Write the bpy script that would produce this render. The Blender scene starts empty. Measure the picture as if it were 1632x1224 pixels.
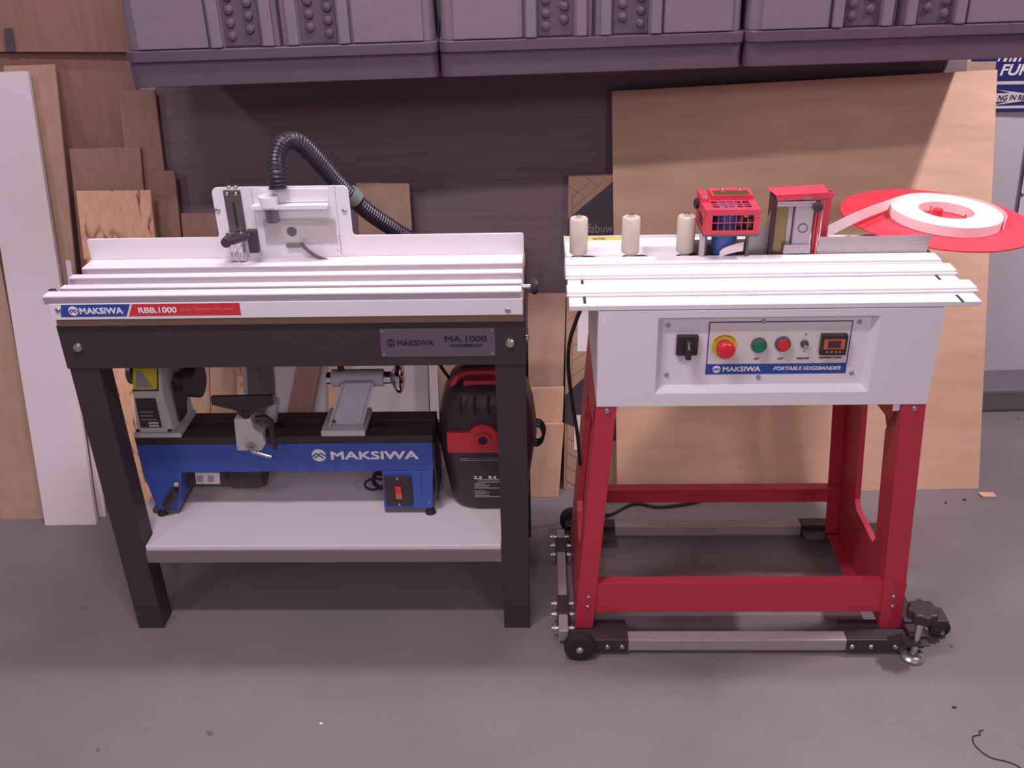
import bpy, bmesh, math, random
from mathutils import Vector as V, Matrix
random.seed(7)
PI = math.pi
S = bpy.context.scene
C = S.collection

# ------------------------------------------------------------------ camera, world, exposure, lamps and added fill lamps
CF, CP, CR, CY, CH = 1535.2, 0.4879, -0.0262, -0.0366, 1.6865
_F = V((math.sin(CY)*math.cos(CP), math.cos(CY)*math.cos(CP), -math.sin(CP)))
_R0 = V((math.cos(CY), -math.sin(CY), 0)); _U0 = _R0.cross(_F)
_R = _R0*math.cos(CR) + _U0*math.sin(CR); _U = _U0*math.cos(CR) - _R0*math.sin(CR)
CAMLOC = V((0, 0, CH))
cam = bpy.data.cameras.new('camera'); camo = bpy.data.objects.new('camera', cam); C.objects.link(camo)
camo.matrix_world = Matrix(((_R.x, _U.x, -_F.x, 0), (_R.y, _U.y, -_F.y, 0), (_R.z, _U.z, -_F.z, CH), (0, 0, 0, 1)))
cam.sensor_width = 36; cam.lens = 36*CF/1632; cam.clip_start = .05; cam.clip_end = 60
S.camera = camo
w = bpy.data.worlds.new('world'); S.world = w; w.use_nodes = True
w.node_tree.nodes['Background'].inputs[0].default_value = (1, .86, .9, 1)
w.node_tree.nodes['Background'].inputs[1].default_value = .3
S.view_settings.view_transform = 'Standard'; S.view_settings.look = 'None'
S.view_settings.exposure = 0.0; S.view_settings.gamma = 1; S.view_settings.use_curve_mapping = False
LAMPZ = 2.86
LAMPS = [  # x, y, size x, size y, watts
    (-.2, 2.10, .9, .10, 27), (-.6, 1.02, .9, .12, 34), (1.93, 2.15, .10, .30, 56),
    (-2.3, -.6, .12, 1.2, 26), (1.6, -1.6, .12, 1.2, 42), (-.3, -1.9, .12, 1.2, 30)]  # these three are added fill lamps behind the camera, with no known source
for lx, ly, sx, sy, wt in LAMPS:
    l = bpy.data.lights.new('lamp_and_fill_light', 'AREA'); l.shape = 'RECTANGLE'; l.size = sx; l.size_y = sy
    l.energy = wt; l.color = (1, .90, .95)
    o = bpy.data.objects.new('lamp_and_fill_light', l); C.objects.link(o); o.location = (lx, ly, LAMPZ-.065)
    o['_lamp'] = 1

def P(px, py, Y):
    d = _F + _R*((px-816)/CF) - _U*((py-612)/CF)
    return CAMLOC + d*(Y/d.y)
def PZ(px, py, z):
    d = _F + _R*((px-816)/CF) - _U*((py-612)/CF)
    return CAMLOC + d*((z-CH)/d.z)

# ------------------------------------------------------------------ materials
def srgb(h):
    h = h.lstrip('#'); c = [int(h[i:i+2], 16)/255 for i in (0, 2, 4)]
    return tuple(((x+.055)/1.055)**2.4 if x > .04045 else x/12.92 for x in c) + (1,)
_mats = {}
def mat(name, col, rough=.5, metal=0, noise=0, nscale=30, bump=0, bscale=200, trans=0, ior=1.45, emit=None, es=1, alpha=1, aniso=None):
    if name in _mats: return _mats[name]
    m = bpy.data.materials.new(name); m.use_nodes = True; nt = m.node_tree; b = nt.nodes['Principled BSDF']
    c = srgb(col) if isinstance(col, str) else col
    b.inputs['Base Color'].default_value = c; b.inputs['Roughness'].default_value = rough; b.inputs['Metallic'].default_value = metal
    b.inputs['Transmission Weight'].default_value = trans; b.inputs['IOR'].default_value = ior; b.inputs['Alpha'].default_value = alpha
    tc = nt.nodes.new('ShaderNodeTexCoord')
    n = nt.nodes.new('ShaderNodeTexNoise'); n.inputs['Scale'].default_value = nscale; n.inputs['Detail'].default_value = 6
    if aniso:
        mp = nt.nodes.new('ShaderNodeMapping'); mp.inputs['Scale'].default_value = aniso
        nt.links.new(tc.outputs['Object'], mp.inputs[0]); nt.links.new(mp.outputs[0], n.inputs[0])
    else: nt.links.new(tc.outputs['Object'], n.inputs[0])
    if noise:
        r = nt.nodes.new('ShaderNodeMapRange'); r.inputs[1].default_value = .3; r.inputs[2].default_value = .7
        r.inputs[3].default_value = 1-noise; r.inputs[4].default_value = 1+noise
        mx = nt.nodes.new('ShaderNodeMix'); mx.data_type = 'RGBA'; mx.blend_type = 'MULTIPLY'; mx.inputs[0].default_value = 1
        mx.inputs[6].default_value = c
        nt.links.new(n.outputs[0], r.inputs[0]); nt.links.new(r.outputs[0], mx.inputs[7]); nt.links.new(mx.outputs[2], b.inputs['Base Color'])
    if bump:
        n2 = nt.nodes.new('ShaderNodeTexNoise'); n2.inputs['Scale'].default_value = bscale
        nt.links.new(tc.outputs['Object'], n2.inputs[0])
        bp = nt.nodes.new('ShaderNodeBump'); bp.inputs['Strength'].default_value = bump; bp.inputs['Distance'].default_value = .002
        nt.links.new(n2.outputs[0], bp.inputs['Height']); nt.links.new(bp.outputs[0], b.inputs['Normal'])
    if emit:
        b.inputs['Emission Color'].default_value = srgb(emit); b.inputs['Emission Strength'].default_value = es
    _mats[name] = m; return m

def wood(name, c1, c2, scale=(60, 60, 5), rough=.6, blotch=0, detail=8, dist=.6, knots=None):
    if name in _mats: return _mats[name]
    m = bpy.data.materials.new(name); m.use_nodes = True; nt = m.node_tree; b = nt.nodes['Principled BSDF']
    b.inputs['Roughness'].default_value = rough
    tc = nt.nodes.new('ShaderNodeTexCoord'); mp = nt.nodes.new('ShaderNodeMapping'); mp.inputs['Scale'].default_value = scale
    n = nt.nodes.new('ShaderNodeTexNoise'); n.inputs['Scale'].default_value = 1; n.inputs['Detail'].default_value = detail; n.inputs['Distortion'].default_value = dist
    nt.links.new(tc.outputs['Object'], mp.inputs[0]); nt.links.new(mp.outputs[0], n.inputs[0])
    r = nt.nodes.new('ShaderNodeValToRGB'); e = r.color_ramp.elements
    e[0].position = .33; e[0].color = srgb(c1); e[1].position = .67; e[1].color = srgb(c2)
    nt.links.new(n.outputs[0], r.inputs[0])
    out = r.outputs[0]
    n3 = nt.nodes.new('ShaderNodeTexNoise'); n3.inputs['Scale'].default_value = 3.5; n3.inputs['Detail'].default_value = 3
    nt.links.new(tc.outputs['Object'], n3.inputs[0])
    mr = nt.nodes.new('ShaderNodeMapRange'); mr.inputs[3].default_value = .9-blotch; mr.inputs[4].default_value = 1.1+blotch
    nt.links.new(n3.outputs[0], mr.inputs[0])
    mx = nt.nodes.new('ShaderNodeMix'); mx.data_type = 'RGBA'; mx.blend_type = 'MULTIPLY'; mx.inputs[0].default_value = 1
    nt.links.new(out, mx.inputs[6]); nt.links.new(mr.outputs[0], mx.inputs[7]); out = mx.outputs[2]
    if knots:      # streaks of red heartwood along the board
        w2 = nt.nodes.new('ShaderNodeMapping'); w2.inputs['Scale'].default_value = (24, 24, 1.0)
        nt.links.new(tc.outputs['Object'], w2.inputs[0])
        n4 = nt.nodes.new('ShaderNodeTexNoise'); n4.inputs['Scale'].default_value = 1; n4.inputs['Detail'].default_value = 2; n4.inputs['Distortion'].default_value = 1.2
        nt.links.new(w2.outputs[0], n4.inputs[0])
        r2 = nt.nodes.new('ShaderNodeValToRGB'); q = r2.color_ramp.elements
        q[0].position = .56; q[0].color = (0, 0, 0, 1); q[1].position = .66; q[1].color = (1, 1, 1, 1)
        nt.links.new(n4.outputs[0], r2.inputs[0])
        m3 = nt.nodes.new('ShaderNodeMix'); m3.data_type = 'RGBA'; nt.links.new(r2.outputs[0], m3.inputs[0])
        nt.links.new(out, m3.inputs[6]); m3.inputs[7].default_value = srgb(knots); out = m3.outputs[2]
    nt.links.new(out, b.inputs['Base Color'])
    _mats[name] = m; return m

def floor_mat():
    m = bpy.data.materials.new('painted_concrete'); m.use_nodes = True; nt = m.node_tree; b = nt.nodes['Principled BSDF']
    tc = nt.nodes.new('ShaderNodeTexCoord')
    def noise(s, d, rough=.5):
        n = nt.nodes.new('ShaderNodeTexNoise'); n.inputs['Scale'].default_value = s; n.inputs['Detail'].default_value = d; n.inputs['Roughness'].default_value = rough
        nt.links.new(tc.outputs['Object'], n.inputs[0]); return n
    a = noise(2.2, 6, .55); r = nt.nodes.new('ShaderNodeValToRGB'); e = r.color_ramp.elements
    e[0].position = .25; e[0].color = srgb('#70686c'); e[1].position = .75; e[1].color = srgb('#80767a')
    nt.links.new(a.outputs[0], r.inputs[0])
    f = noise(140, 4, .7); mr = nt.nodes.new('ShaderNodeMapRange'); mr.inputs[1].default_value = .3; mr.inputs[2].default_value = .7
    mr.inputs[3].default_value = .93; mr.inputs[4].default_value = 1.07; nt.links.new(f.outputs[0], mr.inputs[0])
    mx = nt.nodes.new('ShaderNodeMix'); mx.data_type = 'RGBA'; mx.blend_type = 'MULTIPLY'; mx.inputs[0].default_value = 1
    nt.links.new(r.outputs[0], mx.inputs[6]); nt.links.new(mr.outputs[0], mx.inputs[7])
    sp = noise(22, 3, .4); r2 = nt.nodes.new('ShaderNodeValToRGB'); q = r2.color_ramp.elements
    q[0].position = .2; q[0].color = (1, 1, 1, 1); q[1].position = .27; q[1].color = (0, 0, 0, 1)
    nt.links.new(sp.outputs[0], r2.inputs[0])
    m2 = nt.nodes.new('ShaderNodeMix'); m2.data_type = 'RGBA'; nt.links.new(r2.outputs[0], m2.inputs[0])
    nt.links.new(mx.outputs[2], m2.inputs[6]); m2.inputs[7].default_value = srgb('#50444a')
    nt.links.new(m2.outputs[2], b.inputs['Base Color'])
    b.inputs['Roughness'].default_value = .5; b.inputs['Specular IOR Level'].default_value = .35
    bp = nt.nodes.new('ShaderNodeBump'); bp.inputs['Strength'].default_value = .25; bp.inputs['Distance'].default_value = .002
    nt.links.new(f.outputs[0], bp.inputs['Height']); nt.links.new(bp.outputs[0], b.inputs['Normal'])
    return m

M_floor = floor_mat()
M_wall = mat('white_wall_paint', '#c5bcc2', .7, noise=.03, nscale=3)
M_curb = mat('grey_curb_paint', '#6a6268', .55, noise=.06, nscale=12)
M_ceil = mat('ceiling_paint', '#b5adb0', .8)
M_blk = mat('black_powder_coat', '#3c2e35', .5, noise=.04, nscale=60, bump=.08)
M_blkp = mat('black_plastic', '#382c33', .42)
M_rub = mat('black_rubber', '#2b2227', .7)
M_hose = mat('hose_plastic', '#302838', .3)
M_white = mat('white_powder_coat', '#e0dae0', .38, noise=.012, nscale=8)
M_lam = mat('white_melamine', '#d9ced4', .35, noise=.015, nscale=6)
M_wrail = mat('white_anodised', '#ddd5da', .3, noise=.02, nscale=10, aniso=(2, 60, 60))
M_alu = mat('brushed_aluminium', '#b4aab0', .38, .45, noise=.08, nscale=8, aniso=(2, 80, 80))
M_steel = mat('brushed_steel', '#b8afb0', .36, .35, noise=.1, nscale=10, aniso=(3, 3, 40))
M_chrome = mat('chrome', '#d8d4d8', .12, 1)
M_zinc = mat('zinc_bolt', '#c0bcc0', .28, .9)
M_dkst = mat('dark_name_plate', '#645860', .45, .15, noise=.05, nscale=14, aniso=(2, 60, 60))
M_gun = mat('gunmetal', '#6b6162', .4, .6, noise=.08, nscale=30)
M_blue = mat('blue_enamel', '#3f56a6', .35, noise=.03, nscale=20)
M_lblue = mat('printed_blue', '#2f4a98', .4)
M_red = mat('red_powder_coat', '#b83346', .42, noise=.04, nscale=15)
M_redp = mat('red_machine_cover', '#d44458', .42, noise=.03, nscale=15)
M_lred = mat('printed_red', '#cc3440', .4)
M_disc = mat('red_disc_paint', '#d23c4c', .38, noise=.05, nscale=6)
M_ivory = mat('ivory_nylon', '#c2b6aa', .5, noise=.02, nscale=20)
M_cast = mat('grey_cast_paint', '#b4b0b8', .5, noise=.05, nscale=60, bump=.3, bscale=300)
M_castl = mat('light_cast_paint', '#c4bec2', .5, noise=.05, nscale=60, bump=.3, bscale=300)
M_ink = mat('dark_print', '#2a2230', .6)
M_text = mat('white_print', '#e8e2ea', .5)
M_gtext = mat('grey_print', '#9a9096', .6)
M_rtext = mat('pale_red_print', '#d8707a', .5)
M_yel = mat('yellow_plastic', '#dcc030', .45)
M_green = mat('green_lens', '#157a5a', .3)
M_but = mat('red_lens', '#d8303c', .3)
M_disp = mat('display_glass', '#4a3438', .15)
M_org = mat('orange_print', '#c8673c', .4)
M_clear = mat('clear_acrylic', '#e8e4ea', .04, alpha=.05)
M_coup = mat('translucent_coupler', '#8e9a94', .25, trans=.35)
M_tape = mat('white_pvc_band', '#f0dcdc', .45)
M_bluep = mat('blue_glue_pot', '#5070bc', .45)
M_gold = mat('brass_plate', '#8f7c55', .35, .7)
M_dark = mat('dark_laminate_veneer', '#43353a', .55)
M_cardd = mat('box_black_print', '#42343d', .6)
M_navy = mat('navy_print', '#252a66', .45)
M_grey = mat('grey_tube_paint', '#a09298', .45, .15, noise=.05, nscale=20)
M_tote = mat('black_tote_plastic', '#746673', .3, noise=.05, nscale=20, bump=.15, bscale=120)
M_tote2 = mat('tote_rim_plastic', '#584854', .34, noise=.05, nscale=20)
M_dkw = wood('dark_panel_veneer', '#6e5862', '#7a636e', (3, 40, 90))
M_ply = wood('birch_plywood', '#cba389', '#d6ad94', (5, 40, 30), blotch=.1)
M_ply2 = wood('brown_plywood', '#a37f6e', '#ad8a79', (30, 40, 6), blotch=.08)
M_pine = wood('pine_board', '#cfa387', '#d9b097', (40, 40, 4), blotch=.05)
M_pinek = wood('heartwood_plank', '#cf9c7c', '#dcae90', (60, 60, 3), blotch=.05, knots='#7c4236')
M_brn = wood('brown_board', '#8b655b', '#977065', (60, 60, 4), blotch=.05)
M_tan = wood('tan_fibreboard', '#a18070', '#a98878', (30, 30, 30), blotch=.05)
M_wht = mat('white_board', '#cfc2c8', .5, noise=.01, nscale=4)
M_dbr = wood('espresso_board', '#4a3a40', '#54444a', (60, 60, 5))
M_card = mat('cardboard', '#a5846f', .75, noise=.05, nscale=10)
M_edge = mat('mdf_edge', '#8a6c5c', .7, noise=.08, nscale=80)

# ------------------------------------------------------------------ mesh helpers
ORG = {}
class MB:
    def __init__(s): s.bm = bmesh.new(); s.M = Matrix()
    def v(s, p): return s.bm.verts.new(s.M @ V(p))
    def hexa(s, a, b, c, d, e, f, g, h):          # bottom a b c d (ccw), top e f g h
        q = [s.v(p) for p in (a, b, c, d, e, f, g, h)]
        for i in ((3, 2, 1, 0), (4, 5, 6, 7), (0, 1, 5, 4), (1, 2, 6, 5), (2, 3, 7, 6), (3, 0, 4, 7)):
            s.bm.faces.new([q[k] for k in i])
        return s
    def box(s, x0, x1, y0, y1, z0, z1):
        return s.hexa((x0, y0, z0), (x1, y0, z0), (x1, y1, z0), (x0, y1, z0), (x0, y0, z1), (x1, y0, z1), (x1, y1, z1), (x0, y1, z1))
    def cyl(s, a, b, r1, r2=None, n=24, cap=True):
        a, b = V(a), V(b); r2 = r1 if r2 is None else r2
        d = (b-a).normalized(); u = d.orthogonal().normalized(); w_ = d.cross(u)
        A, B = [], []
        for i in range(n):
            t = 2*PI*i/n; k = u*math.cos(t)+w_*math.sin(t)
            A.append(s.v(a+k*r1)); B.append(s.v(b+k*r2))
        for i in range(n):
            j = (i+1) % n; f = s.bm.faces.new((A[i], A[j], B[j], B[i])); f.smooth = True
        if cap: s.bm.faces.new(A[::-1]); s.bm.faces.new(B)
        return s
    def ring(s, c, ax, ro, ri, h, n=48):
        c, ax = V(c), V(ax).normalized(); u = ax.orthogonal().normalized(); w_ = ax.cross(u); L = []
        for r, z in ((ro, 0), (ro, h), (ri, h), (ri, 0)):
            L.append([s.v(c+ax*z+(u*math.cos(2*PI*i/n)+w_*math.sin(2*PI*i/n))*r) for i in range(n)])
        for k in range(4):
            for i in range(n):
                j = (i+1) % n; f = s.bm.faces.new((L[k][i], L[k][j], L[(k+1) % 4][j], L[(k+1) % 4][i])); f.smooth = k in (0, 2)
        return s
    def lathe(s, c, ax, prof, n=32):                # prof: (radius, height) pairs
        c, ax = V(c), V(ax).normalized(); u = ax.orthogonal().normalized(); w_ = ax.cross(u); L = []
        for r, z in prof:
            L.append([s.v(c+ax*z+(u*math.cos(2*PI*i/n)+w_*math.sin(2*PI*i/n))*max(r, 1e-4)) for i in range(n)])
        for k in range(len(L)-1):
            for i in range(n):
                j = (i+1) % n; f = s.bm.faces.new((L[k][i], L[k][j], L[k+1][j], L[k+1][i])); f.smooth = True
        s.bm.faces.new(L[0][::-1]); s.bm.faces.new(L[-1]); return s
    def prism(s, pts, ext):                         # closed 3-D polygon pushed along ext
        ext = V(ext); A = [s.v(p) for p in pts]; B = [s.v(V(p)+ext) for p in pts]; n = len(pts)
        s.bm.faces.new(A); s.bm.faces.new(B[::-1])
        for i in range(n):
            j = (i+1) % n; s.bm.faces.new((A[j], A[i], B[i], B[j]))
        return s
    def frame(s, outer, inner, ext):                # polygon ring (same count) with thickness
        ext = V(ext); n = len(outer)
        O, I = [s.v(p) for p in outer], [s.v(p) for p in inner]
        O2, I2 = [s.v(V(p)+ext) for p in outer], [s.v(V(p)+ext) for p in inner]
        for i in range(n):
            j = (i+1) % n
            s.bm.faces.new((O[i], O[j], I[j], I[i])); s.bm.faces.new((O2[j], O2[i], I2[i], I2[j]))
            s.bm.faces.new((O[j], O[i], O2[i], O2[j])); s.bm.faces.new((I[i], I[j], I2[j], I2[i]))
        return s
    def tube(s, pts, r, n=10, rf=None, close=False):
        pts = [V(p) for p in pts]; rings = []; prev = None; m = len(pts)
        for i, p in enumerate(pts):
            d = (pts[min(i+1, m-1)]-pts[max(i-1, 0)]).normalized()
            if prev is None: u = d.orthogonal().normalized()
            else: u = (prev-d*prev.dot(d)).normalized()
            prev = u; w_ = d.cross(u); rr = rf(i) if rf else r
            rings.append([s.v(p+(u*math.cos(2*PI*k/n)+w_*math.sin(2*PI*k/n))*rr) for k in range(n)])
        for a, b in zip(rings, rings[1:]):
            for k in range(n):
                j = (k+1) % n; f = s.bm.faces.new((a[k], a[j], b[j], b[k])); f.smooth = True
        s.bm.faces.new(rings[0][::-1]); s.bm.faces.new(rings[-1]); return s
    def sheet(s, lower, upper, th, ext):            # ribbon between two polylines, thickened
        ext = V(ext).normalized()*th
        for i in range(len(lower)-1):
            a, b, c, d = V(lower[i]), V(lower[i+1]), V(upper[i+1]), V(upper[i])
            s.hexa(a, b, b+ext, a+ext, d, c, c+ext, d+ext)
        return s
    def build(s, name, m, parent=None, bev=0, seg=2, sub=0, base=None):
        bmesh.ops.remove_doubles(s.bm, verts=s.bm.verts, dist=1e-6)
        bmesh.ops.recalc_face_normals(s.bm, faces=s.bm.faces)
        for e in s.bm.edges:
            if len(e.link_faces) == 2 and e.calc_face_angle(0) > .7: e.smooth = False
        if parent is not None: org = ORG[parent]
        else:
            xs = [v.co for v in s.bm.verts]
            org = base or V(((min(p.x for p in xs)+max(p.x for p in xs))/2, (min(p.y for p in xs)+max(p.y for p in xs))/2, min(p.z for p in xs)))
        org = V(org)
        for v in s.bm.verts: v.co -= org
        me = bpy.data.meshes.new(name); s.bm.to_mesh(me); s.bm.free(); me.materials.append(m)
        o = bpy.data.objects.new(name, me); C.objects.link(o)
        if parent is not None: o.parent = parent
        else: o.location = org
        ORG[o] = org
        if bev:
            b = o.modifiers.new('bevel', 'BEVEL'); b.width = bev; b.segments = seg; b.limit_method = 'ANGLE'; b.angle_limit = .6
        if sub:
            b = o.modifiers.new('sub', 'SUBSURF'); b.levels = sub; b.render_levels = sub
        return o
def bx(name, m, parent, *a, bev=.001, **k): return MB().box(*a).build(name, m, parent, bev=bev, **k)
def cy(name, m, parent, a, b, r, r2=None, n=24, bev=0): return MB().cyl(a, b, r, r2, n).build(name, m, parent, bev=bev)
def thing(name, label, cat, loc, group=None):
    o = bpy.data.objects.new(name, None); C.objects.link(o); o.location = loc; o.empty_display_size = .05
    ORG[o] = V(loc); return tag(o, label, cat, group)
def tag(o, label, cat, group=None, kind=None):
    o['label'] = label; o['category'] = cat
    if group: o['group'] = group
    if kind: o['kind'] = kind
    return o
def struct(o): o['kind'] = 'structure'; return o

def text(s, parent, m, org, xd, ud, width, height, name='lettering', shear=0, bold=.0, depth=.0004, nocenter=False):
    """letters fitted into width x height, lower-left corner at org, running along xd with ud up"""
    cu = bpy.data.curves.new('t', 'FONT'); cu.body = s; cu.size = 1; cu.offset = min(bold, 0); cu.extrude = .01; cu.shear = shear; cu.resolution_u = 3
    t = bpy.data.objects.new('t', cu); C.objects.link(t)
    dg = bpy.context.evaluated_depsgraph_get(); me = bpy.data.meshes.new_from_object(t.evaluated_get(dg))
    bpy.data.objects.remove(t)
    if bold > 0:                                 # thicken the strokes with slightly shifted copies of the letters
        vs = [v.co.copy() for v in me.vertices]; fs = [tuple(p.vertices) for p in me.polygons]; n = len(vs); V2, F2 = [], []
        for k, (dx, dy) in enumerate(((-1, -1), (1, -1), (1, 1), (-1, 1), (0, 0))):
            V2 += [V((p.x+dx*bold, p.y+dy*bold, p.z*(1+k*.03))) for p in vs]; F2 += [tuple(i+k*n for i in f) for f in fs]
        me = bpy.data.meshes.new('t'); me.from_pydata(V2, [], F2)
    xs = [v.co.x for v in me.vertices]; ys = [v.co.y for v in me.vertices]
    x0, x1, y0, y1 = min(xs), max(xs), min(ys), max(ys)
    xd, ud = V(xd).normalized(), V(ud).normalized(); nd = xd.cross(ud); org = V(org)
    po = ORG[parent] if parent is not None else org
    for v in me.vertices:
        p = org + xd*((v.co.x-x0)/(x1-x0)*width) + ud*((v.co.y-y0)/(y1-y0)*height) + nd*(v.co.z/.01*depth+depth)
        v.co = p-po
    me.materials.append(m); me.name = name
    o = bpy.data.objects.new(name, me); C.objects.link(o)
    if parent is not None: o.parent = parent
    ORG[o] = po; return o
def logo(parent, c, r, xd, ud, mdisc, mink, name='logo'):
    c, xd, ud = V(c), V(xd).normalized(), V(ud).normalized(); nd = xd.cross(ud)
    d = MB().cyl(c, c+nd*.0006, r, n=32).build(name, mdisc, parent)
    b = MB()
    def stroke(p, q, wd):
        a, e = V((p[0], p[1])), V((q[0], q[1])); t = (e-a).normalized(); n_ = V((-t.y, t.x))*wd/2
        b.prism([c+xd*k.x*r+ud*k.y*r+nd*.0006 for k in (a+n_, a-n_, e-n_, e+n_)], nd*.0005)
    for p, q in (((-.95, -.25), (-.35, .35)), ((-.35, .35), (.15, -.2)), ((-.1, .05), (.35, .35)), ((.35, .35), (.95, -.15)), ((-.6, -.45), (-.2, -.1)), ((.2, -.1), (.6, -.5))):
        stroke(p, q, .2)
    b.build('emblem', mink, d); return d
X, Z3 = V((1, 0, 0)), V((0, 0, 1))

# ------------------------------------------------------------------ the room
WY = lambda x: 3.06 + .035*(x-1.5)
struct(MB().box(-4, 4.5, -3.2, 3.4, -.1, 0).build('floor', M_floor, base=V((0, 0, 0))))
struct(MB().box(-4, 4.5, -3.2, 3.4, 2.95, 3.05).build('ceiling', M_ceil))
b = MB(); b.hexa((-4, WY(-4), 0), (4.5, WY(4.5), 0), (4.5, WY(4.5)+.1, 0), (-4, WY(-4)+.1, 0), (-4, WY(-4), 2.95), (4.5, WY(4.5), 2.95), (4.5, WY(4.5)+.1, 2.95), (-4, WY(-4)+.1, 2.95))
struct(b.build('wall_back', M_wall))
struct(MB().box(-4.1, -4, -3.2, 3.4, 0, 2.95).build('wall_left', M_wall))
struct(MB().box(4.5, 4.6, -3.2, 3.4, 0, 2.95).build('wall_right', M_wall))
struct(MB().box(-4, 4.5, -3.3, -3.2, 0, 2.95).build('wall_front', M_wall))
b = MB(); k = .125
b.hexa((-4, WY(-4)-k, 0), (4.5, WY(4.5)-k, 0), (4.5, WY(4.5), 0), (-4, WY(-4), 0), (-4, WY(-4)-k, .085), (4.5, WY(4.5)-k, .085), (4.5, WY(4.5), .1), (-4, WY(-4), .1))
struct(b.build('baseboard_back', M_curb, bev=.008))
for lx, ly, sx, sy, wt in LAMPS:  # housings for the overhead lamps and for the added fill lamps
    f = thing('ceiling_and_fill_lamp', 'slim white batten lamp on the ceiling out of view, the three behind the camera added as fill', 'lamp', (lx, ly, LAMPZ-.06), 'ceiling lamps')
    bx('housing', M_white, f, lx-sx/2-.02, lx+sx/2+.02, ly-sy/2-.02, ly+sy/2+.02, LAMPZ-.055, 2.95)

# ------------------------------------------------------------------ boards leaning on the back wall
def slab(name, m, label, cat, BL, BR, TL, TR, th, group=None, bev=.001):
    BL, BR, TL, TR = V(BL), V(BR), V(TL), V(TR)
    n = (BR-BL).cross(TL-BL).normalized()*-th
    if n.y < 0: n = -n
    h = V((0, n.y, 0)).normalized()*th                     # bottom cut flat on the floor
    o = MB().hexa(BL, BR, BR+V((0, th, 0)), BL+V((0, th, 0)), TL, TR, TR+n, TL+n).build(name, m, bev=bev)
    return tag(o, label, cat, group)
G = 'boards leaning on the back wall'
# the big sheets in the middle
slab('plywood_sheet', M_ply, 'large birch plywood sheet leaning behind the red machine', 'plywood sheet',
     (.222, 2.437, 0), (1.321, 2.471, 0), P(975, 145, 2.895), P(1590, 111, 2.925), .006, G)
slab('laminate_sheet', M_dkw, 'wide dark brown laminate sheet leaning under the black totes', 'laminate sheet',
     (-1.12, 2.555, 0), (1.225, 2.63, 0), P(246, 132, 2.915), P(1543, 88, 2.995), .012, G)
slab('plywood_sheet', M_ply2, 'plywood sheet behind the dark laminate sheet, only its top right corner showing', 'plywood sheet',
     (.3, 2.68, 0), (1.355, 2.715, 0), (.3, 2.985, 1.17), P(1588, 98, 3.02), .012, G)
# flat-packed carton
def carton():
    r = thing('flat_carton', 'tall flat cardboard carton with a herringbone print and black diamond', 'box', (.2, 2.47, 0))
    BL, BR = V((.06, 2.476, 0)), V((.42, 2.489, 0)); TL = P(906, 281, 2.815); TR = TL+V((.36, .011, 0))
    MB().hexa(BL, BR, BR+V((0, .03, 0)), BL+V((0, .03, 0)), TL, TR, TR+V((0, .03, 0)), TL+V((0, .03, 0))).build('carton_body', M_card, r, bev=.002)
    xd = (BR-BL).normalized(); ud = (TL-BL).normalized(); nd = xd.cross(ud); H = (TL-BL).length; W = .36
    q = lambda u, v_: BL+xd*u+ud*v_+nd*.0006
    ctr = H*.53
    # upper dark corner and lower dark diamond
    MB().prism([q(.0, H-.125), q(.13, H-.02), q(.26, H-.125), q(.36, H-.2), q(.36, H-.34), q(0, H-.30)], nd*.0004).build('printed_mark', M_cardd, r)
    MB().prism([q(.0, H*.31), q(.07, H*.38), q(.36, H*.38), q(.36, H*.2), q(.2, H*.14), q(.0, H*.22)], nd*.0004).build('printed_mark', M_cardd, r)
    text('fabuwood', r, M_gtext, q(.06, H-.168), xd, ud, .125, .027, bold=-.01)
    text('fabuwood', r, M_gtext, q(.1, H*.3), xd, ud, .125, .027, bold=-.01)
    b = MB()
    def ln(u0, v0, u1, v1, wd=.0022):
        a, e = V((u0, v0)), V((u1, v1)); t = (e-a).normalized(); k = V((-t.y, t.x))*wd/2
        b.prism([q(z.x, z.y) for z in (a+k, a-k, e-k, e+k)], nd*.0004)
    ln(.012, H-.06, .06, H-.02); ln(0, H-.03, .05, H-.06); ln(.05, H-.003, .09, H-.035); ln(.1, H-.002, .14, H-.038)
    ln(.012, H-.12, .012, H-.05); ln(.012, H-.095, .1, H-.022)
    for i in range(14):
        v0 = .03+i*.045
        if H*.2 < v0 < H*.36: continue
        ln(.008, v0, .06, v0-.035 if v0 < H*.3 else v0+.035); ln(.06, v0, .115, v0-.035 if v0 < .35 else v0+.035)
        ln(.19, v0, .25, v0+.04); ln(.25, v0+.04, .31, v0)
    ln(.008, 0.01, .008, H*.22); ln(.02, H*.33, .02, H*.5)
    b.build('herringbone_lines', M_edge, r)
    l1 = MB().prism([q(.035, H*.45), q(.09, H*.45), q(.09, H*.635), q(.035, H*.635)], nd*.0005).build('shipping_label', M_lam, r)
    text('EZ42', l1, M_ink, q(.045, H*.605)+nd*.0006, xd, ud, .05, .014)
    MB().prism([q(.03, H*.13), q(.075, H*.13), q(.075, H*.245), q(.03, H*.245)], nd*.0009).build('shipping_label', M_lam, r)
carton()
# three light boards between the workbench and the carton
slab('wooden_board', M_ply2, 'tallest brown board between the workbench and the carton', 'board',
     (-.31, 2.475, 0), (.05, 2.487, 0), P(690, 470, 2.68), P(902, 467, 2.69), .016, G)
slab('wooden_board', M_pine, 'middle pale board between the workbench and the carton', 'board',
     (-.2, 2.452, 0), (.046, 2.46, 0), P(745, 622, 2.555), P(899, 617, 2.565), .014, G)
slab('wooden_board', M_pine, 'shortest pale board with a knot, front of the three beside the carton', 'board',
     (-.15, 2.432, 0), (.044, 2.438, 0), P(770, 679, 2.50), P(899, 675, 2.505), .012, G)
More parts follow.
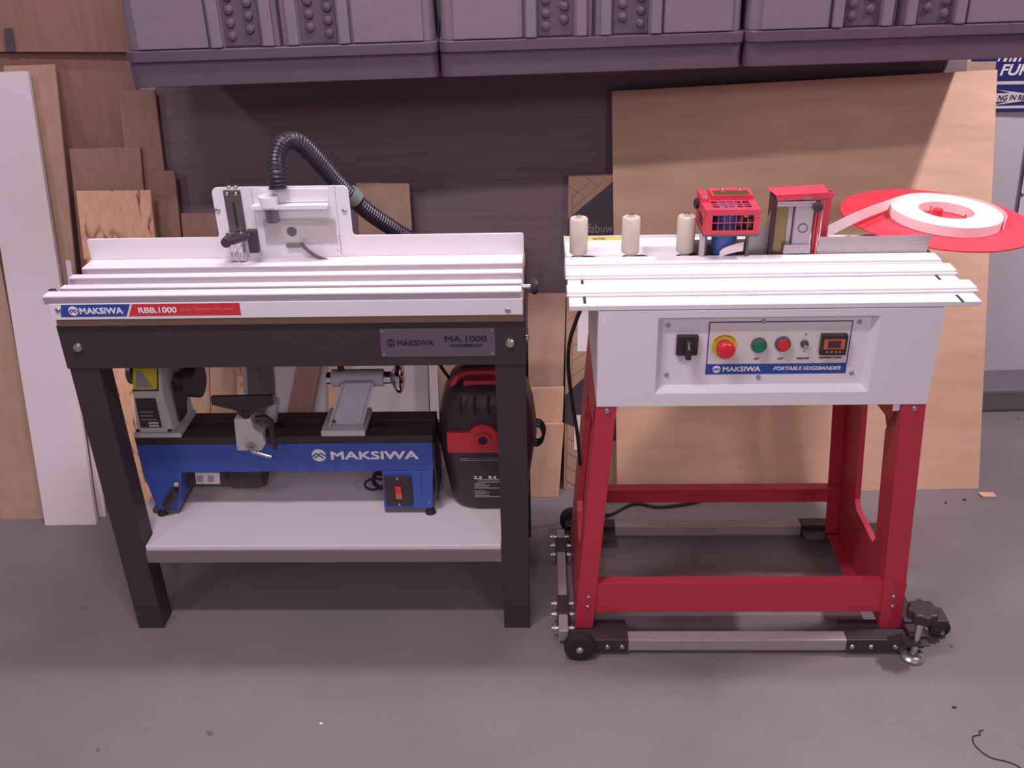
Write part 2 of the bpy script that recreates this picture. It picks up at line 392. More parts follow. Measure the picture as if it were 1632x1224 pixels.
# left-hand group
slab('white_shelf_board', M_wht, 'long white board leaning left of the workbench', 'board',
     (-1.488, 2.303, 0), (-1.333, 2.305, 0), P(-45, 116, 2.825), P(44, 113, 2.825), .016, G)
slab('tan_board', M_tan, 'tan fibreboard strip at the left edge of the photo', 'board',
     (-1.64, 2.335, 0), (-1.49, 2.335, 0), (-1.80, 2.80, 1.15), (-1.65, 2.80, 1.15), .018, G)
slab('tan_board', M_ply2, 'tan board just right of the long white board', 'board',
     (-1.47, 2.36, 0), (-1.345, 2.36, 0), P(5, 105, 2.868), P(87, 102, 2.868), .010, G)
slab('white_strip_board', M_wht, 'thin white board edge peeping out beside the long white board', 'board',
     (-1.345, 2.345, 0), (-1.322, 2.345, 0), P(104, 415, 2.60), P(112, 415, 2.60), .01, G)
slab('plywood_sheet', M_brn, 'broad brown plywood sheet behind the left boards', 'plywood sheet',
     (-1.95, 2.74, 0), (-1.16, 2.77, 0), P(-60, 84, 2.90), P(206, 83, 2.925), .012, G)
o = slab('wooden_plank', M_brn, 'horizontal brown plank fixed on the wall at top left', 'board',
     P(-90, 83, 2.875), P(206, 83, 2.885), P(-90, -90, 2.885), P(206, -90, 2.895), .045)
bb = MB().hexa(*[p for p in (P(10, 82, 2.870), P(25, 82, 2.870), P(25, 82, 2.876), P(10, 82, 2.876), P(6, 46, 2.870), P(19, 44, 2.870), P(19, 44, 2.876), P(6, 46, 2.876))]).build('metal_bracket', M_tote2, o)
slab('wooden_board', M_brn, 'flat brown offcut above the red-streaked plank', 'board',
     (-1.36, 2.435, 0), (-1.16, 2.435, 0), P(110, 237, 2.80), P(223, 234, 2.803), .01, G)
slab('streaked_plank', M_pinek, 'pale plank with red streaks left of the workbench fence', 'board',
     (-1.315, 2.375, 0), (-1.105, 2.38, 0), P(121, 304, 2.70), P(240, 303, 2.703), .02, G)
slab('wooden_board', M_brn, 'tall reddish board next to the dark laminate sheet', 'board',
     (-1.21, 2.52, 0), (-1.08, 2.52, 0), P(188, 143, 2.87), P(246, 143, 2.87), .012, G)
slab('wooden_board', M_brn, 'narrow brown board stepping down beside the dark laminate sheet', 'board',
     (-1.15, 2.465, 0), (-1.05, 2.465, 0), P(240, 272, 2.79), P(278, 272, 2.79), .012, G)
slab('wooden_board', M_brn, 'low brown board behind the fence left end', 'board',
     (-1.04, 2.44, 0), (-.93, 2.44, 0), P(288, 340, 2.72), P(344, 339, 2.72), .012, G)
slab('wooden_board', M_ply2, 'square-ended board behind the black hose', 'board',
     (-.52, 2.475, 0), (-.36, 2.475, 0), P(567, 291, 2.775), P(652, 292, 2.775), .012, G)
# short boards seen through the workbench
def low(name, m, lab, pts, yb, yt, th=.012):
    (a, b_, c_, d_) = pts      # px: left/right at row 585, left/right at row 675
    k = (yt-2.4)
    L0, R0, L1, R1 = P(a, 585, yb+.12), P(b_, 585, yb+.12), P(c_, 675, yb+.07), P(d_, 675, yb+.07)
    def ext(p, q, z): t = (z-q.z)/(p.z-q.z); return q+(p-q)*t
    slab(name, m, lab, 'board', ext(L0, L1, 0), ext(R0, R1, 0), ext(L0, L1, .52), ext(R0, R1, .52), th, G)
low('white_board', M_wht, 'wide white sheet behind the lathe tailstock', (437, 681, 440, 684), 2.42, 2.7)
low('pine_board', M_pine, 'pale pine board beside the black spindle of the lathe', (296, 333, 305, 336), 2.375, 2.7)
low('pine_board', M_pine, 'pale pine board between two others behind the tool rest', (334, 377, 337, 383), 2.37, 2.7)
low('pine_strip', M_pinek, 'thin leaning pine strip just left of the dark board', (376, 384, 378, 392), 2.355, 2.7, .008)
low('white_board', M_wht, 'thin white board strip left of the dark board', (383, 397, 391, 399), 2.39, 2.7)
low('dark_board', M_dbr, 'dark espresso board behind the lathe tool rest', (394, 434, 396, 434), 2.365, 2.7)
low('brown_board', M_brn, 'brown board leaning askew in front of the white sheet', (472, 510, 455, 493), 2.39, 2.7)
low('pine_board', M_pine, 'pale board behind the tailstock column', (523, 560, 523, 560), 2.395, 2.7)
low('white_board', M_wht, 'thin white panel edge left of the black vacuum', (683, 696, 686, 700), 2.40, 2.7)

# ------------------------------------------------------------------ wall sign and poster
def sign():
    yy = WY(1.45)-.004
    A = lambda px, py: P(px, py, yy)
    x0, x1, zt, zb = 1.30, 2.0, 1.32, A(1590, 178).z
    r = thing('wall_sign', 'navy and white lettered sign on the wall right of the plywood sheet', 'sign', ((x0+x1)/2, yy, zb))
    bx('sign_board', M_navy, r, x0, x1, yy-.006, yy, zb, zt)
    f = yy-.0062
    def band(z0, z1): bx('white_band', M_lam, r, x0, x1, f-.0006, f, z0, z1, bev=0)
    band(A(1600, 134).z, A(1600, 129).z); band(A(1600, 172).z, A(1600, 168).z)
    MB().box(x0, 1.66, f-.0006, f, A(1600, 161).z, A(1600, 148).z).build('white_arrow', M_lam, r)
    h0, h1 = A(1610, 167).z, A(1610, 142).z
    MB().prism([(A(1611, 0).x+.003, f-.0009, h0), (1.56, f-.0009, (h0+h1)/2), (A(1611, 0).x+.013, f-.0009, h1), (1.485, f-.0009, (h0+h1)/2)], (0, .0004, 0)).build('white_arrow', M_lam, r)
    text('FUR', r, M_text, (A(1592, 118).x, f, A(1592, 120).z), X, Z3, .083, A(1592, 102).z-A(1592, 120).z, shear=.2, bold=.02)
    b = MB()
    for i, px in enumerate((1588, 1597, 1606, 1612, 1621)):
        p, q_ = A(px, 97), A(px+(5 if i % 2 else 3), 97); up = V((.006, 0, .022)); b.prism([V((p.x, f, p.z-.001)), V((q_.x, f, p.z-.001)), V((q_.x, f, p.z-.001))+up, V((p.x, f, p.z-.001))+up], (0, -.0005, 0))
    b.build('lettering', M_text, r)
    text('NG IN RE', r, M_ink, (A(1590, 150).x, f-.0012, A(1600, 159).z), X, Z3, .083, .016, shear=.2, bold=.01)
    yy2 = yy-.0
    b = MB(); a0, a1 = A(1632, 262), A(1617, 358); d = (a1-a0)
    r2 = thing('wall_poster', 'white poster with a slanting black border beside the red tape disc', 'poster', (1.6, yy, .6))
    n = V((0, -.002, 0)); t0, t1 = a0-d*.6, a1+d*.25; wv = V((.45, 0, .07))
    MB().prism([t1, t1+wv, t0+wv, t0], n).build('poster_sheet', M_lam, r2)
    e = V((.004, 0, 0)); n2 = V((0, -.0024, 0)); MB().prism([t1+n2, t1+e+n2, t0+e+n2, t0+n2], n*.2).build('black_border', M_ink, r2)
    text('W', r2, M_ink, A(1625, 314)+n2, X, Z3, .022, .014, bold=.02)
sign()

# ------------------------------------------------------------------ totes on a wall shelf
def totes():
    d = V((1, .08, 0)).normalized(); nb = V((-d.y, d.x, 0)); o0 = V((-1.005, 2.405, 1.24)); Wd = .758; dep = .42
    shelf = MB(); shelf.M = Matrix.Translation(o0) @ Matrix.Rotation(math.atan2(.08, 1), 4, 'Z')
    # top surface z=1.24, front edge set back under the totes
    def L(x, y, z): return shelf.M @ V((x, y, z))
    sh = MB(); yb0 = lambda x: WY(x)
    a, b_ = o0+d*.02+nb*.14, o0+d*2.25+nb*.14
    sh.hexa((a.x, a.y, 1.218), (b_.x, b_.y, 1.218), (b_.x, WY(b_.x), 1.218), (a.x, WY(a.x), 1.218), (a.x, a.y, 1.24), (b_.x, b_.y, 1.24), (b_.x, WY(b_.x), 1.24), (a.x, WY(a.x), 1.24))
    tag(sh.build('wall_shelf', M_tote2), 'black wall shelf carrying the three storage totes', 'shelf')
    labs = ['black ribbed storage tote, leftmost of the three above the workbench', 'black ribbed storage tote in the middle of the three', 'black ribbed storage tote at the right, above the plywood sheet']
    for i in range(3):
        org = o0+d*(i*(Wd+.003))
        r = bpy.data.objects.new('storage_tote', None); C.objects.link(r); r.location = org; r.rotation_euler = (0, 0, math.atan2(.08, 1)); ORG[r] = V((0, 0, 0))
        tag(r, labs[i], 'tote', 'storage totes on the wall shelf')
        # skirt, rim, body (local frame: x along, y back)
        def rr(x0, x1, y0, y1, z0, z1, rad, m, name, tap=0):
            b = MB(); pts = []
            for (cx_, cy_, a0) in ((x0+rad, y0+rad, PI), (x1-rad, y0+rad, 1.5*PI), (x1-rad, y1-rad, 0), (x0+rad, y1-rad, .5*PI)):
                for k in range(6): t = a0+k*PI/10; pts.append((cx_+rad*math.cos(t), cy_+rad*math.sin(t), z0))
            cx_, cy_ = (x0+x1)/2, (y0+y1)/2
            A = [b.v(p) for p in pts]; B = [b.v((cx_+(p[0]-cx_)*(1-tap), cy_+(p[1]-cy_)*(1-tap), z1)) for p in pts]
            n = len(pts); b.bm.faces.new(A[::-1]); b.bm.faces.new(B)
            for k in range(n): j = (k+1) % n; b.bm.faces.new((A[k], A[j], B[j], B[k]))
            return b.build(name, m, r, bev=.002)
        rr(0, Wd, .004, dep, 0, .06, .03, M_tote2, 'skirt')
        rr(-.001, Wd+.001, -.004, dep+.004, .06, .086, .03, M_tote2, 'rim')
        rr(.004, Wd-.004, .012, dep-.01, .086, .46, .03, M_tote, 'body', .03)
        bx('centre_seam', M_ink, r, Wd/2-.003, Wd/2+.003, .006, .03, .086, .44, bev=0)
        # raised flat panels, pilasters and knobbly recess strips on the front
        yf = .010
        for s in (0, 1):
            def mx(a): return a if s == 0 else Wd-a
            def pb(name, m, a0, a1, y0, y1, z0=.088, z1=.44):
                q = sorted((mx(a0), mx(a1)))
                MB().hexa((q[0], y0, z0), (q[1], y0, z0), (q[1], .03, z0), (q[0], .03, z0), (q[0], y0+.008, z1), (q[1], y0+.008, z1), (q[1], .03, z1), (q[0], .03, z1)).build(name, m, r, bev=.003)
            pb('flat_panel', M_tote, .035, .205, -.0, 0); pb('rib', M_tote, .212, .238, -.006, 0); pb('rib', M_tote, .336, .362, -.004, 0)
            pb('knob_strip', M_tote2, .243, .331, .0085, .0095)
            b = MB()
            for row in range(12):
                for col in range(2):
                    px_ = mx(.262+col*.045); pz = .112+row*.03+(col*.015)
                    yy = .0102+(.0+pz*.0)
                    b.lathe((px_, yy+.012, pz), (0, -1, 0), [(.013, 0), (.0125, .012), (.009, .018), (.0, .020)], 12)
            b.build('knob_pattern', M_tote2, r)
totes()

# ------------------------------------------------------------------ black workbench
BXL, BXR, BYF, BYR = -1.0398, -.0386, 1.861, 2.295
def bolt(parent, p, nd, r=.009, m=M_zinc, name='bolt'):
    p, nd = V(p), V(nd); return MB().lathe(p, nd, [(r, 0), (r, r*.25), (r*.75, r*.6), (0, r*.75)], 16).build(name, m, parent)
def bench():
    r = thing('workbench', 'black steel workbench with a white lower shelf', 'workbench', ((BXL+BXR)/2, 2.04, 0))
    t = .003; lw, ld = .065, .060; zt = .80
    for xs, sx in ((BXL, 1), (BXR, -1)):
        for yf, sy in ((BYF, 1), (BYR, -1)):
            b = MB(); x1 = xs+sx*lw; y1 = yf+sy*ld
            b.box(min(xs, x1), max(xs, x1), min(yf, y1), max(yf, y1), 0, zt); b.build('leg', M_blk, r, bev=.0008)
    # aprons
    def apron(name, *a): return bx(name, M_blk, r, *a)
    ap = bx('front_apron', M_blk, r, BXL-.003, BXR+.002, BYF-.004, BYF-.001, .7477, .8515)
    bx('rear_apron', M_blk, r, BXL-.003, BXR+.002, BYR+.001, BYR+.004, .7477, .8515)
    for xs in (BXL-.003, BXR): bx('side_apron', M_blk, r, xs, xs+.003, BYF, BYR, .7477, .8515)
    bx('top_frame', M_blk, r, BXL, BXR, BYF, BYR, .842, .8515)
    n0, n1, m0, m1 = BXL+lw+.001, BXR-lw-.001, BYF+ld+.001, BYR-ld-.001
    sh = MB().prism([(x, y, .210) for x, y in ((n0, BYF+.0045), (n1, BYF+.0045), (n1, m0), (BXR-.004, m0), (BXR-.004, m1), (n1, m1), (n1, BYR), (n0, BYR), (n0, m1), (BXL+.004, m1), (BXL+.004, m0), (n0, m0))], (0, 0, .047)).build('lower_shelf', M_lam, r, bev=.002)
    bx('shelf_edging', M_edge if 0 else mat('grey_shelf_edge', '#857a80', .35, .3), sh, n0, n1, BYF-.0005, BYF+.004, .210, .246)
    for xx in (-1.006, -.070): bolt(r, (xx, BYF-.004, .800), (0, -1, 0), .011)
    bolt(r, (BXR+.003, BYF+.03, .795), (1, 0, 0), .009)
    # name plate
    x0, x1, z0, z1 = -.3475, -.1015, .7695, .836
    pl = bx('name_plate', M_dkst, r, x0, x1, BYF-.0055, BYF-.004, z0, z1, bev=.0003); yf = BYF-.0056
    for xx in (x0+.006, x1-.006):
        for zz in (z0+.006, z1-.006): bolt(pl, (xx, yf, zz), (0, -1, 0), .0032, name='screw')
    logo(pl, (x0+.0225, yf, .8035), .0095, X, Z3, M_ink, M_dkst)
    text('MAKSIWA', pl, M_ink, (x0+.036, yf, .797), X, Z3, .078, .0125, bold=.024)
    text('MA.1000', pl, M_ink, (x0+.138, yf, .8045), X, Z3, .090, .0145, bold=.02)
    text('WORKBENCH', pl, M_ink, (x0+.148, yf, .7925), X, Z3, .07, .0065, bold=.03, shear=.25)
bench()

# ------------------------------------------------------------------ edge trimmer on the bench
def trimmer():
    TX0, TX1 = -1.043, -.043
    r = thing('edge_trimmer', 'white benchtop edge trimmer with rails and tall fence on the workbench', 'trimming machine', (-.54, 2.0, .8515))
    bx('base_board', M_edge, r, -1.037, -.041, 1.852, 2.21, .8518, .8716)
    bx('housing', M_white, r, -1.034, -.043, 1.847, 2.12, .872, .906)
    fp = bx('front_plate', M_white, r, -1.037, -.041, 1.8405, 1.8465, .8722, .9085)
    ys = [(2.030, 2.004, .925, -1.033, .0), (1.968, 1.945, .9255, -1.036, 0), (1.909, 1.887, .925, -1.030, 0), (1.873, 1.8425, .925, -1.048, 0)]
    for yb, yf, zt, xl, _ in ys:
        rl = bx('rail', M_wrail, r, xl, TX1, yf+.002, yb, .9062, zt, bev=.0012)
        bx('rail_face', M_alu, rl, xl+.001, TX1-.001, yf, yf+.0018, .908, zt-.002, bev=.0004)
    bx('rear_bed', M_wrail, r, -1.036, TX1, 2.031, 2.068, .9062, .9225)
    # fence outline
    def arc(cx_, cz, rad, a0, a1, n=5): return [(cx_+rad*math.cos(a0+(a1-a0)*i/n), cz+rad*math.sin(a0+(a1-a0)*i/n)) for i in range(n+1)]
    zl, zh = .972, 1.087; q = [(-1.036, .9228), (-.041, .9228)]
    q += arc(-.046, zl-.005, .005, 0, PI/2, 2); q += arc(-.418, zl+.008, .008, 1.5*PI, PI, 4)
    q += arc(-.439, zh-.013, .013, 0, PI/2); q += arc(-.717, zh-.013, .013, PI/2, PI); q += arc(-.738, zl+.008, .008, 0, -PI/2, 4)
    q += arc(-1.031, zl-.005, .005, PI/2, PI, 2)
    fe = MB().prism([(x, 2.066, z) for x, z in q], (0, .005, 0)).build('fence', M_white, r, bev=.0006)
    yf = 2.066
    for px, py in ((347, 335), (549, 336)): p = P(px, py, yf); bolt(fe, (p.x, yf, p.z), (0, -1, 0), .0062, name='screw')
    # slotted height adjuster
    A = lambda px, py: P(px, py, yf)
    a0, a1 = A(354, 303), A(380, 303); b0 = A(368, 372)
    adj = bx('height_adjuster', M_gun, r, -.704, -.665, yf-.004, yf, .985, 1.082, bev=.003)
    bx('slot', M_ink, adj, -.687, -.681, yf-.0046, yf-.0039, .995, 1.055, bev=0)
    for xx in (-.695, -.675): bolt(adj, (xx, yf-.004, 1.074), (0, -1, 0), .0045, M_chrome, 'screw')
    bolt(adj, (-.69, 2.069, 1.087), (0, 0, 1), .006, M_zinc, 'screw'); bolt(adj, (-.675, 2.069, 1.087), (0, 0, 1), .006, M_zinc, 'screw')
    cl = MB().box(-.705, -.672, yf-.03, yf-.004, .968, .992)
    cl.cyl((-.68, yf-.04, .975), (-.68, yf-.004, .975), .012); cl.cyl((-.69, yf-.022, .915), (-.69, yf-.022, .975), .009); cl.cyl((-.677, yf-.03, .93), (-.677, yf-.03, .965), .006)
    cl.box(-.702, -.668, yf-.030, yf-.012, .924, .945)
    c_ = cl.build('clamp', M_chrome, r, bev=.001)
    q = yf-.05; h = MB().tube([P(361, 386, q), P(372, 384, q), P(386, 379, q), P(400, 375, q)], .0085, 12)
    e = P(361, 386, q); h.cyl(e-V((0, .008, 0)), e+V((0, .02, 0)), .0115)
    h.prism([P(391, 368, q-.004), P(407, 368, q-.004), P(413, 404, q-.004), P(397, 404, q-.004)], (0, .018, 0))
    h.build('clamp_lever', M_blkp, c_, bev=.003)
    # extraction hood: shelf bracket, port, steel plate, cutter, clear guard
    bk = MB().box(-.640, -.472, yf-.03, yf, 1.044, 1.050); bk.box(-.640, -.472, yf-.0305, yf-.0285, 1.044, 1.0535)
    bk.build('hood_bracket', M_white, r, bev=.002)
    bx('hood_back', M_white, r, -.620, -.47, yf-.0030, yf-.0002, 1.052, 1.083)
    MB().cyl((-.6, 2.046, 1.050), (-.6, 2.046, 1.073), .0185, .0205).build('hose_port', M_white, r)
    MB().cyl((-.598, 2.050, 1.013), (-.598, 2.050, 1.043), .0145, n=20).build('inner_spout', M_blkp, r)
    st = bx('steel_plate', M_steel, r, -.624, -.462, yf-.004, yf-.0005, .957, 1.012)
    MB().cyl((-.562, yf-.0046, .985), (-.562, yf-.0038, .985), .0112).build('bore', M_ink, st)
    bx('shoe', M_gun, st, -.578, -.545, yf-.009, yf-.004, .948, .957)
    pts = [P(482+i*5.4, 389+3.4*i if i < 6 else 409+(i-6)*2.6, yf-.015) for i in range(9)]
    pts = [P(x, y, yf-.014) for x, y in ((480, 387), (486, 395), (493, 401), (501, 407), (510, 411), (519, 414), (522, 415))]
    MB().tube(pts, .0045, 10).build('cutter_lever', M_blkp, r)
    g = MB(); gx0, gx1, gy0 = -.642, -.455, yf-.032
    g.box(gx0, gx1, gy0, gy0+.002, .928, 1.085); g.box(gx0, gx0+.002, gy0+.002, yf, .928, 1.092); g.box(gx1-.002, gx1, gy0+.002, yf, .928, 1.092)
    gd = g.build('clear_guard', M_clear, r)
    bolt(gd, (gx1+.0, gy0-.0, .985), (0, -1, 0), .003, M_chrome, 'screw'); bolt(gd, (gx1+.0, gy0-.0, .95), (0, -1, 0), .003, M_chrome, 'screw')
    # end knobs
    MB().cyl((TX1, 1.915, .905), (TX1+.022, 1.915, .905), .006).build('knob_stem', M_chrome, r)
    MB().lathe((TX1+.018, 1.915, .905), (1, 0, 0), [(.010, 0), (.016, .004), (.018, .010), (.014, .016)], 20).build('knob', M_blkp, r)
    MB().lathe((-1.043, 1.895, .908), (-1, 0, 0), [(.008, 0), (.013, .004), (.013, .014), (.008, .018)], 20).build('knob', M_blkp, r)
    # front decals
    yf = 1.8404; a, b_, c_, d_ = P(97, 486, yf), P(207, 485, yf), P(105, 506, yf), P(202, 505.5, yf)
    z0, z1 = c_.z, a.z
    d1 = MB().prism([(c_.x-.010, yf, z0+.001), (d_.x, yf, z0+.001), (b_.x, yf, z1), (a.x, yf, z1)], (0, -.0004, 0)).build('blue_decal', M_lblue, fp)
    xR = P(385, 505, yf).x
    d2 = MB().prism([(d_.x+.005, yf, z0+.001), (xR, yf, z0+.001), (xR+.0, yf, z1), (b_.x+.005, yf, z1)], (0, -.0004, 0)).build('red_decal', M_lred, fp)
    f = yf-.0005; zc = (z0+z1)/2+.0005
    logo(d1, (P(117, 496, f).x, f, zc), .0105, X, Z3, M_text, M_lblue)
    x = P(127, 496, f).x; text('MAKSIWA', d1, M_text, (x, f, zc-.0075), X, Z3, P(196, 496, f).x-x, .0145, bold=.024)
    x = P(221, 496, f).x; text('RBB.1000', d2, M_text, (x, f, zc-.0065), X, Z3, P(282, 496, f).x-x, .013, bold=.02)
    x = P(288, 496, f).x; text('EDGE TRIMMER MACHINE', d2, M_rtext, (x, f, zc-.003), X, Z3, P(373, 496, f).x-x, .006)
    for px in (92, 809): p = P(px, 494, f); bolt(fp, (p.x, 1.8405, p.z), (0, -1, 0), .006, name='screw')
trimmer()

def spline(pts, n=12):
    pts = [V(p) for p in pts]; out = []
    q = [pts[0]*2-pts[1]]+pts+[pts[-1]*2-pts[-2]]
    for i in range(1, len(q)-2):
        for k in range(n):
            t = k/n; a, b_, c_, d_ = q[i-1:i+3]
            out.append(.5*((2*b_)+(c_-a)*t+(2*a-5*b_+4*c_-d_)*t*t+(3*b_-a-3*c_+d_)*t**3))
    out.append(pts[-1]); return out
def resample(pts, step):
    out = [pts[0]]; acc = 0
    for a, b_ in zip(pts, pts[1:]):
        L = (b_-a).length; s = step-acc
        while s <= L: out.append(a+(b_-a)*(s/L)); s += step
        acc = L-(s-step)
    return out
def hose():
    r = thing('dust_hose', 'black corrugated dust hose looping over the trimmer fence', 'hose', (-.55, 2.1, .92))
    path = spline([P(443, 301, 2.048), P(440, 275, 2.055), P(440, 248, 2.075), P(451, 228, 2.10), P(474, 226, 2.13), P(503, 252, 2.17), P(540, 294, 2.22), P(585, 336, 2.27), P(635, 370, 2.32), P(690, 402, 2.36), P(722, 440, 2.37), P(735, 500, 2.34)], 16)
    path = resample(path, .002)
    MB().tube(path, .02, 16, rf=lambda i: (.0205 if (i//2) % 2 == 0 else .0182)).build('hose_tube', M_hose, r)
    a, b_ = P(556, 308, 2.24), P(568, 318, 2.25)
    MB().cyl(a, b_, .0235, n=24).build('coupler', M_coup, r)
hose()

# ------------------------------------------------------------------ wood lathe on the shelf
def lathe_machine():
    zs = .2575
    r = thing('wood_lathe', 'blue benchtop wood lathe on the white shelf of the workbench', 'wood lathe', (-.64, 2.06, zs))
    yf, yb = 2.0, 2.12
    body = MB(); body.box(-1.004, -.272, yf, yb, .383, .4635)
    body.hexa((-.987, yf-.002, .272), (-.93, yf-.002, .272), (-.93, yb+.01, .272), (-.987, yb+.01, .272), (-1.004, yf, .383), (-.905, yf, .383), (-.905, yb, .383), (-1.004, yb, .383))
    body.hexa((-.405, yf-.004, .272), (-.282, yf-.004, .272), (-.282, yb+.01, .272), (-.405, yb+.01, .272), (-.402, yf, .383), (-.274, yf, .383), (-.274, yb, .383), (-.402, yb, .383))
    bd = body.build('bed', M_blue, r, bev=.003)
    bx('end_cover', M_blkp, r, -.272, -.267, yf+.004, yb, .29, .462)
    bx('base_trim', M_gun, r, -.404, -.284, yf-.002, yb+.006, .262, .2725); bx('base_trim', M_gun, r, -1.0, -.932, yf-.002, yb+.006, .262, .2725)
    bx('bed_way', M_blk, r, -1.003, -.27, yf, yf+.042, .4638, .485); bx('bed_way', M_blk, r, -1.003, -.27, yb-.042, yb, .4638, .485)
    for x, y in ((-.288, 2.0), (-.975, 2.0), (-.3, 2.115), (-.975, 2.115)): MB().lathe((x, y, zs), (0, 0, 1), [(.013, 0), (.014, .002), (.010, .012)], 20).build('rubber_foot', M_rub, r)
    f = yf-.0003
    x0 = P(527, 725, f).x; x1 = P(667, 725, f).x; zc = P(600, 725, f).z
    logo(bd, (P(508, 724, f).x, f, zc), .0175, X, Z3, M_text, M_lblue)
    text('MAKSIWA', bd, M_text, (x0, f, zc-.0125), X, Z3, x1-x0, .0235, bold=.024)
    # switch
    sw = bx('switch_plate', M_blkp, r, -.398, -.330, yf-.008, yf-.003, .283, .372, bev=.002)
    bx('switch_rocker', M_but, sw, -.371, -.356, yf-.013, yf-.008, .325, .343); bx('switch_rocker', M_org, sw, -.371, -.356, yf-.0115, yf-.008, .306, .324)
    for zz in (.366, .289): bolt(sw, (-.364, yf-.008, zz), (0, -1, 0), .0035, name='screw')
    bolt(bd, (-.29, yf-.004, .29), (0, -1, 0), .003, name='screw')
    bx('raised_rib', M_blue, bd, -.312, -.306, yf-.004, yf, .29, .378)
    # headstock
    h = MB(); h.box(-1.003, -.885, yf-.002, yb-.002, .485, .497)
    hs = h.build('headstock_base', M_castl, r, bev=.002)
    h = MB(); h.hexa((-.995, yf+.002, .497), (-.905, yf+.002, .497), (-.885, yb-.01, .497), (-.995, yb-.01, .497), (-.985, yf+.01, .606), (-.915, yf+.01, .606), (-.895, yb-.015, .606), (-.985, yb-.015, .606))
    h.hexa((-.985, yf+.01, .606), (-.915, yf+.01, .606), (-.895, yb-.015, .606), (-.985, yb-.015, .606), (-.98, yf+.035, .672), (-.915, yf+.035, .672), (-.895, yb-.02, .672), (-.98, yb-.02, .672))
    hd = h.build('headstock', M_castl, r, bev=.004)
    def onface(x, z): y = yf+.002+(z-.497)/.109*.008; return V((x, y-.0005, z))
    pl = MB().prism([onface(-.982, .512), onface(-.929, .512), onface(-.932, .590), onface(-.982, .590)], (0, -.001, 0)).build('data_plate', M_cardd, hd)
    ln = [(.577, .04, 'MAKSIWA', M_rtext, .008), (.560, .044, 'LATHE', M_gtext, .005)]
    b = MB()
    for zz in (.553, .543, .533): b.box(-.977, -.977+random.uniform(.03, .042), onface(0, zz).y-.0017, onface(0, zz).y-.001, zz, zz+.0025)
    b.build('print_lines', M_gtext, pl)
    MB().box(-.96, -.936, onface(0, .524).y-.0017, onface(0, .524).y-.001, .523, .5275).build('white_field', M_lam, pl); MB().box(-.96, -.936, onface(0, .516).y-.0017, onface(0, .516).y-.001, .515, .5195).build('white_field', M_lam, pl)
    for xx in (-.99, -.912): bolt(hd, (xx, yf+.004, .503), (0, -.3, 1), .006, M_ink)
    def onslope(x, z): return V((x, yf+.01+(z-.606)/.066*.025-.0008, z))
    wl = MB().prism([onslope(-.983, .612), onslope(-.922, .612), onslope(-.92, .66), onslope(-.98, .66)], (0, -.0016, .0006)).build('warning_label', M_yel, hd)
    up = V((0, -.0017, .0004))
    MB().prism([onslope(-.976, .617)+up, onslope(-.934, .617)+up, onslope(-.958, .652)+up, onslope(-.972, .656)+up], (0, -.0006, 0)).build('label_print', M_gtext, wl)
    MB().prism([onslope(-.984, .609)+up, onslope(-.921, .609)+up, onslope(-.921, .6125)+up, onslope(-.984, .6125)+up], (0, -.0006, 0)).build('label_border', M_ink, wl)
    MB().prism([onslope(-.924, .6125)+up, onslope(-.921, .6125)+up, onslope(-.919, .66)+up, onslope(-.922, .66)+up], (0, -.0006, 0)).build('label_border', M_ink, wl)
    sx = lambda px: P(px, 606, 2.06).x; sz = P(300, 606, 2.06).z
    MB().cyl((sx(280), 2.06, sz), (sx(299), 2.06, sz), .022).cyl((sx(299), 2.06, sz), (sx(320), 2.06, sz), .041, .043, 32).build('spindle', M_blkp, r, bev=.002)
    MB().lathe((-.985, 2.06, .64), (-1, 0, 0), [(.02, 0), (.034, .004), (.034, .016), (.02, .022)], 24).build('hand_wheel', M_gun, r)
    bx('rear_shield', M_blkp, hd, -.897, -.892, 2.03, yb-.012, .51, .62)
    # tool rest
    tb = MB(); A = lambda px, py: P(px, py, yf-.01)
    pts = [A(372, 668), A(400, 668), A(404, 684), A(418, 694), A(424, 707), A(417, 719), A(377, 719)]
    zc = min(p.z for p in pts); tb.prism([V((p.x, p.y, p.z)) for p in pts], (0, .03, 0)); tb.box(-.738, -.682, yf-.008, yb-.01, .486, .500)
    tr = tb.build('tool_rest_base', M_castl, r, bev=.004)
    A = lambda px, py: P(px, py, yf-.005)
    MB().prism([A(335, 633), A(433, 631), A(434, 647), A(410, 652), A(398, 664), A(382, 664), A(376, 655), A(337, 646)], (0, .012, 0)).build('tool_rest', M_blk, r, bev=.003)
    MB().cyl(A(390, 655)+V((0, .006, 0)), A(392, 672)+V((0, .006, 0)), .0095).build('tool_rest_post', M_blk, r)
    q = yf-.022
    MB().tube([P(408, 668, q), P(422, 666, q), P(431, 672, q), P(434, 690, q), P(439, 716, q-.003)], .006, 10, rf=lambda i: (.009, .010, .009, .007, .005)[i]).build('locking_lever', M_blkp, r)
    MB().cyl(P(399, 712, q), P(399, 712, yf), .0095).build('cam_stub', M_gun, r)
    MB().tube([P(399, 713, q-.002), P(403, 720, q-.002), P(433, 728, q-.004)], .0045, 10).build('cam_lever', M_chrome, r)
    MB().cyl((-.675, yf+.05, .505), (-.655, yf+.03, .57), .016).build('rest_arm', M_cast, r)
    # tailstock
    t = MB(); tx0, tx1 = P(514, 706, yf).x, P(584, 706, yf).x
    t.box(tx0, tx1, yf-.004, yb-.006, .486, .502); ts = t.build('tailstock_base', M_castl, r, bev=.003)
    y0, y1 = yf+.02, yb-.02
    a0, a1, b0, b1 = P(527, 693, y0), P(578, 693, y0), P(546, 612, y0), P(594, 612, y0)
    zt = b0.z
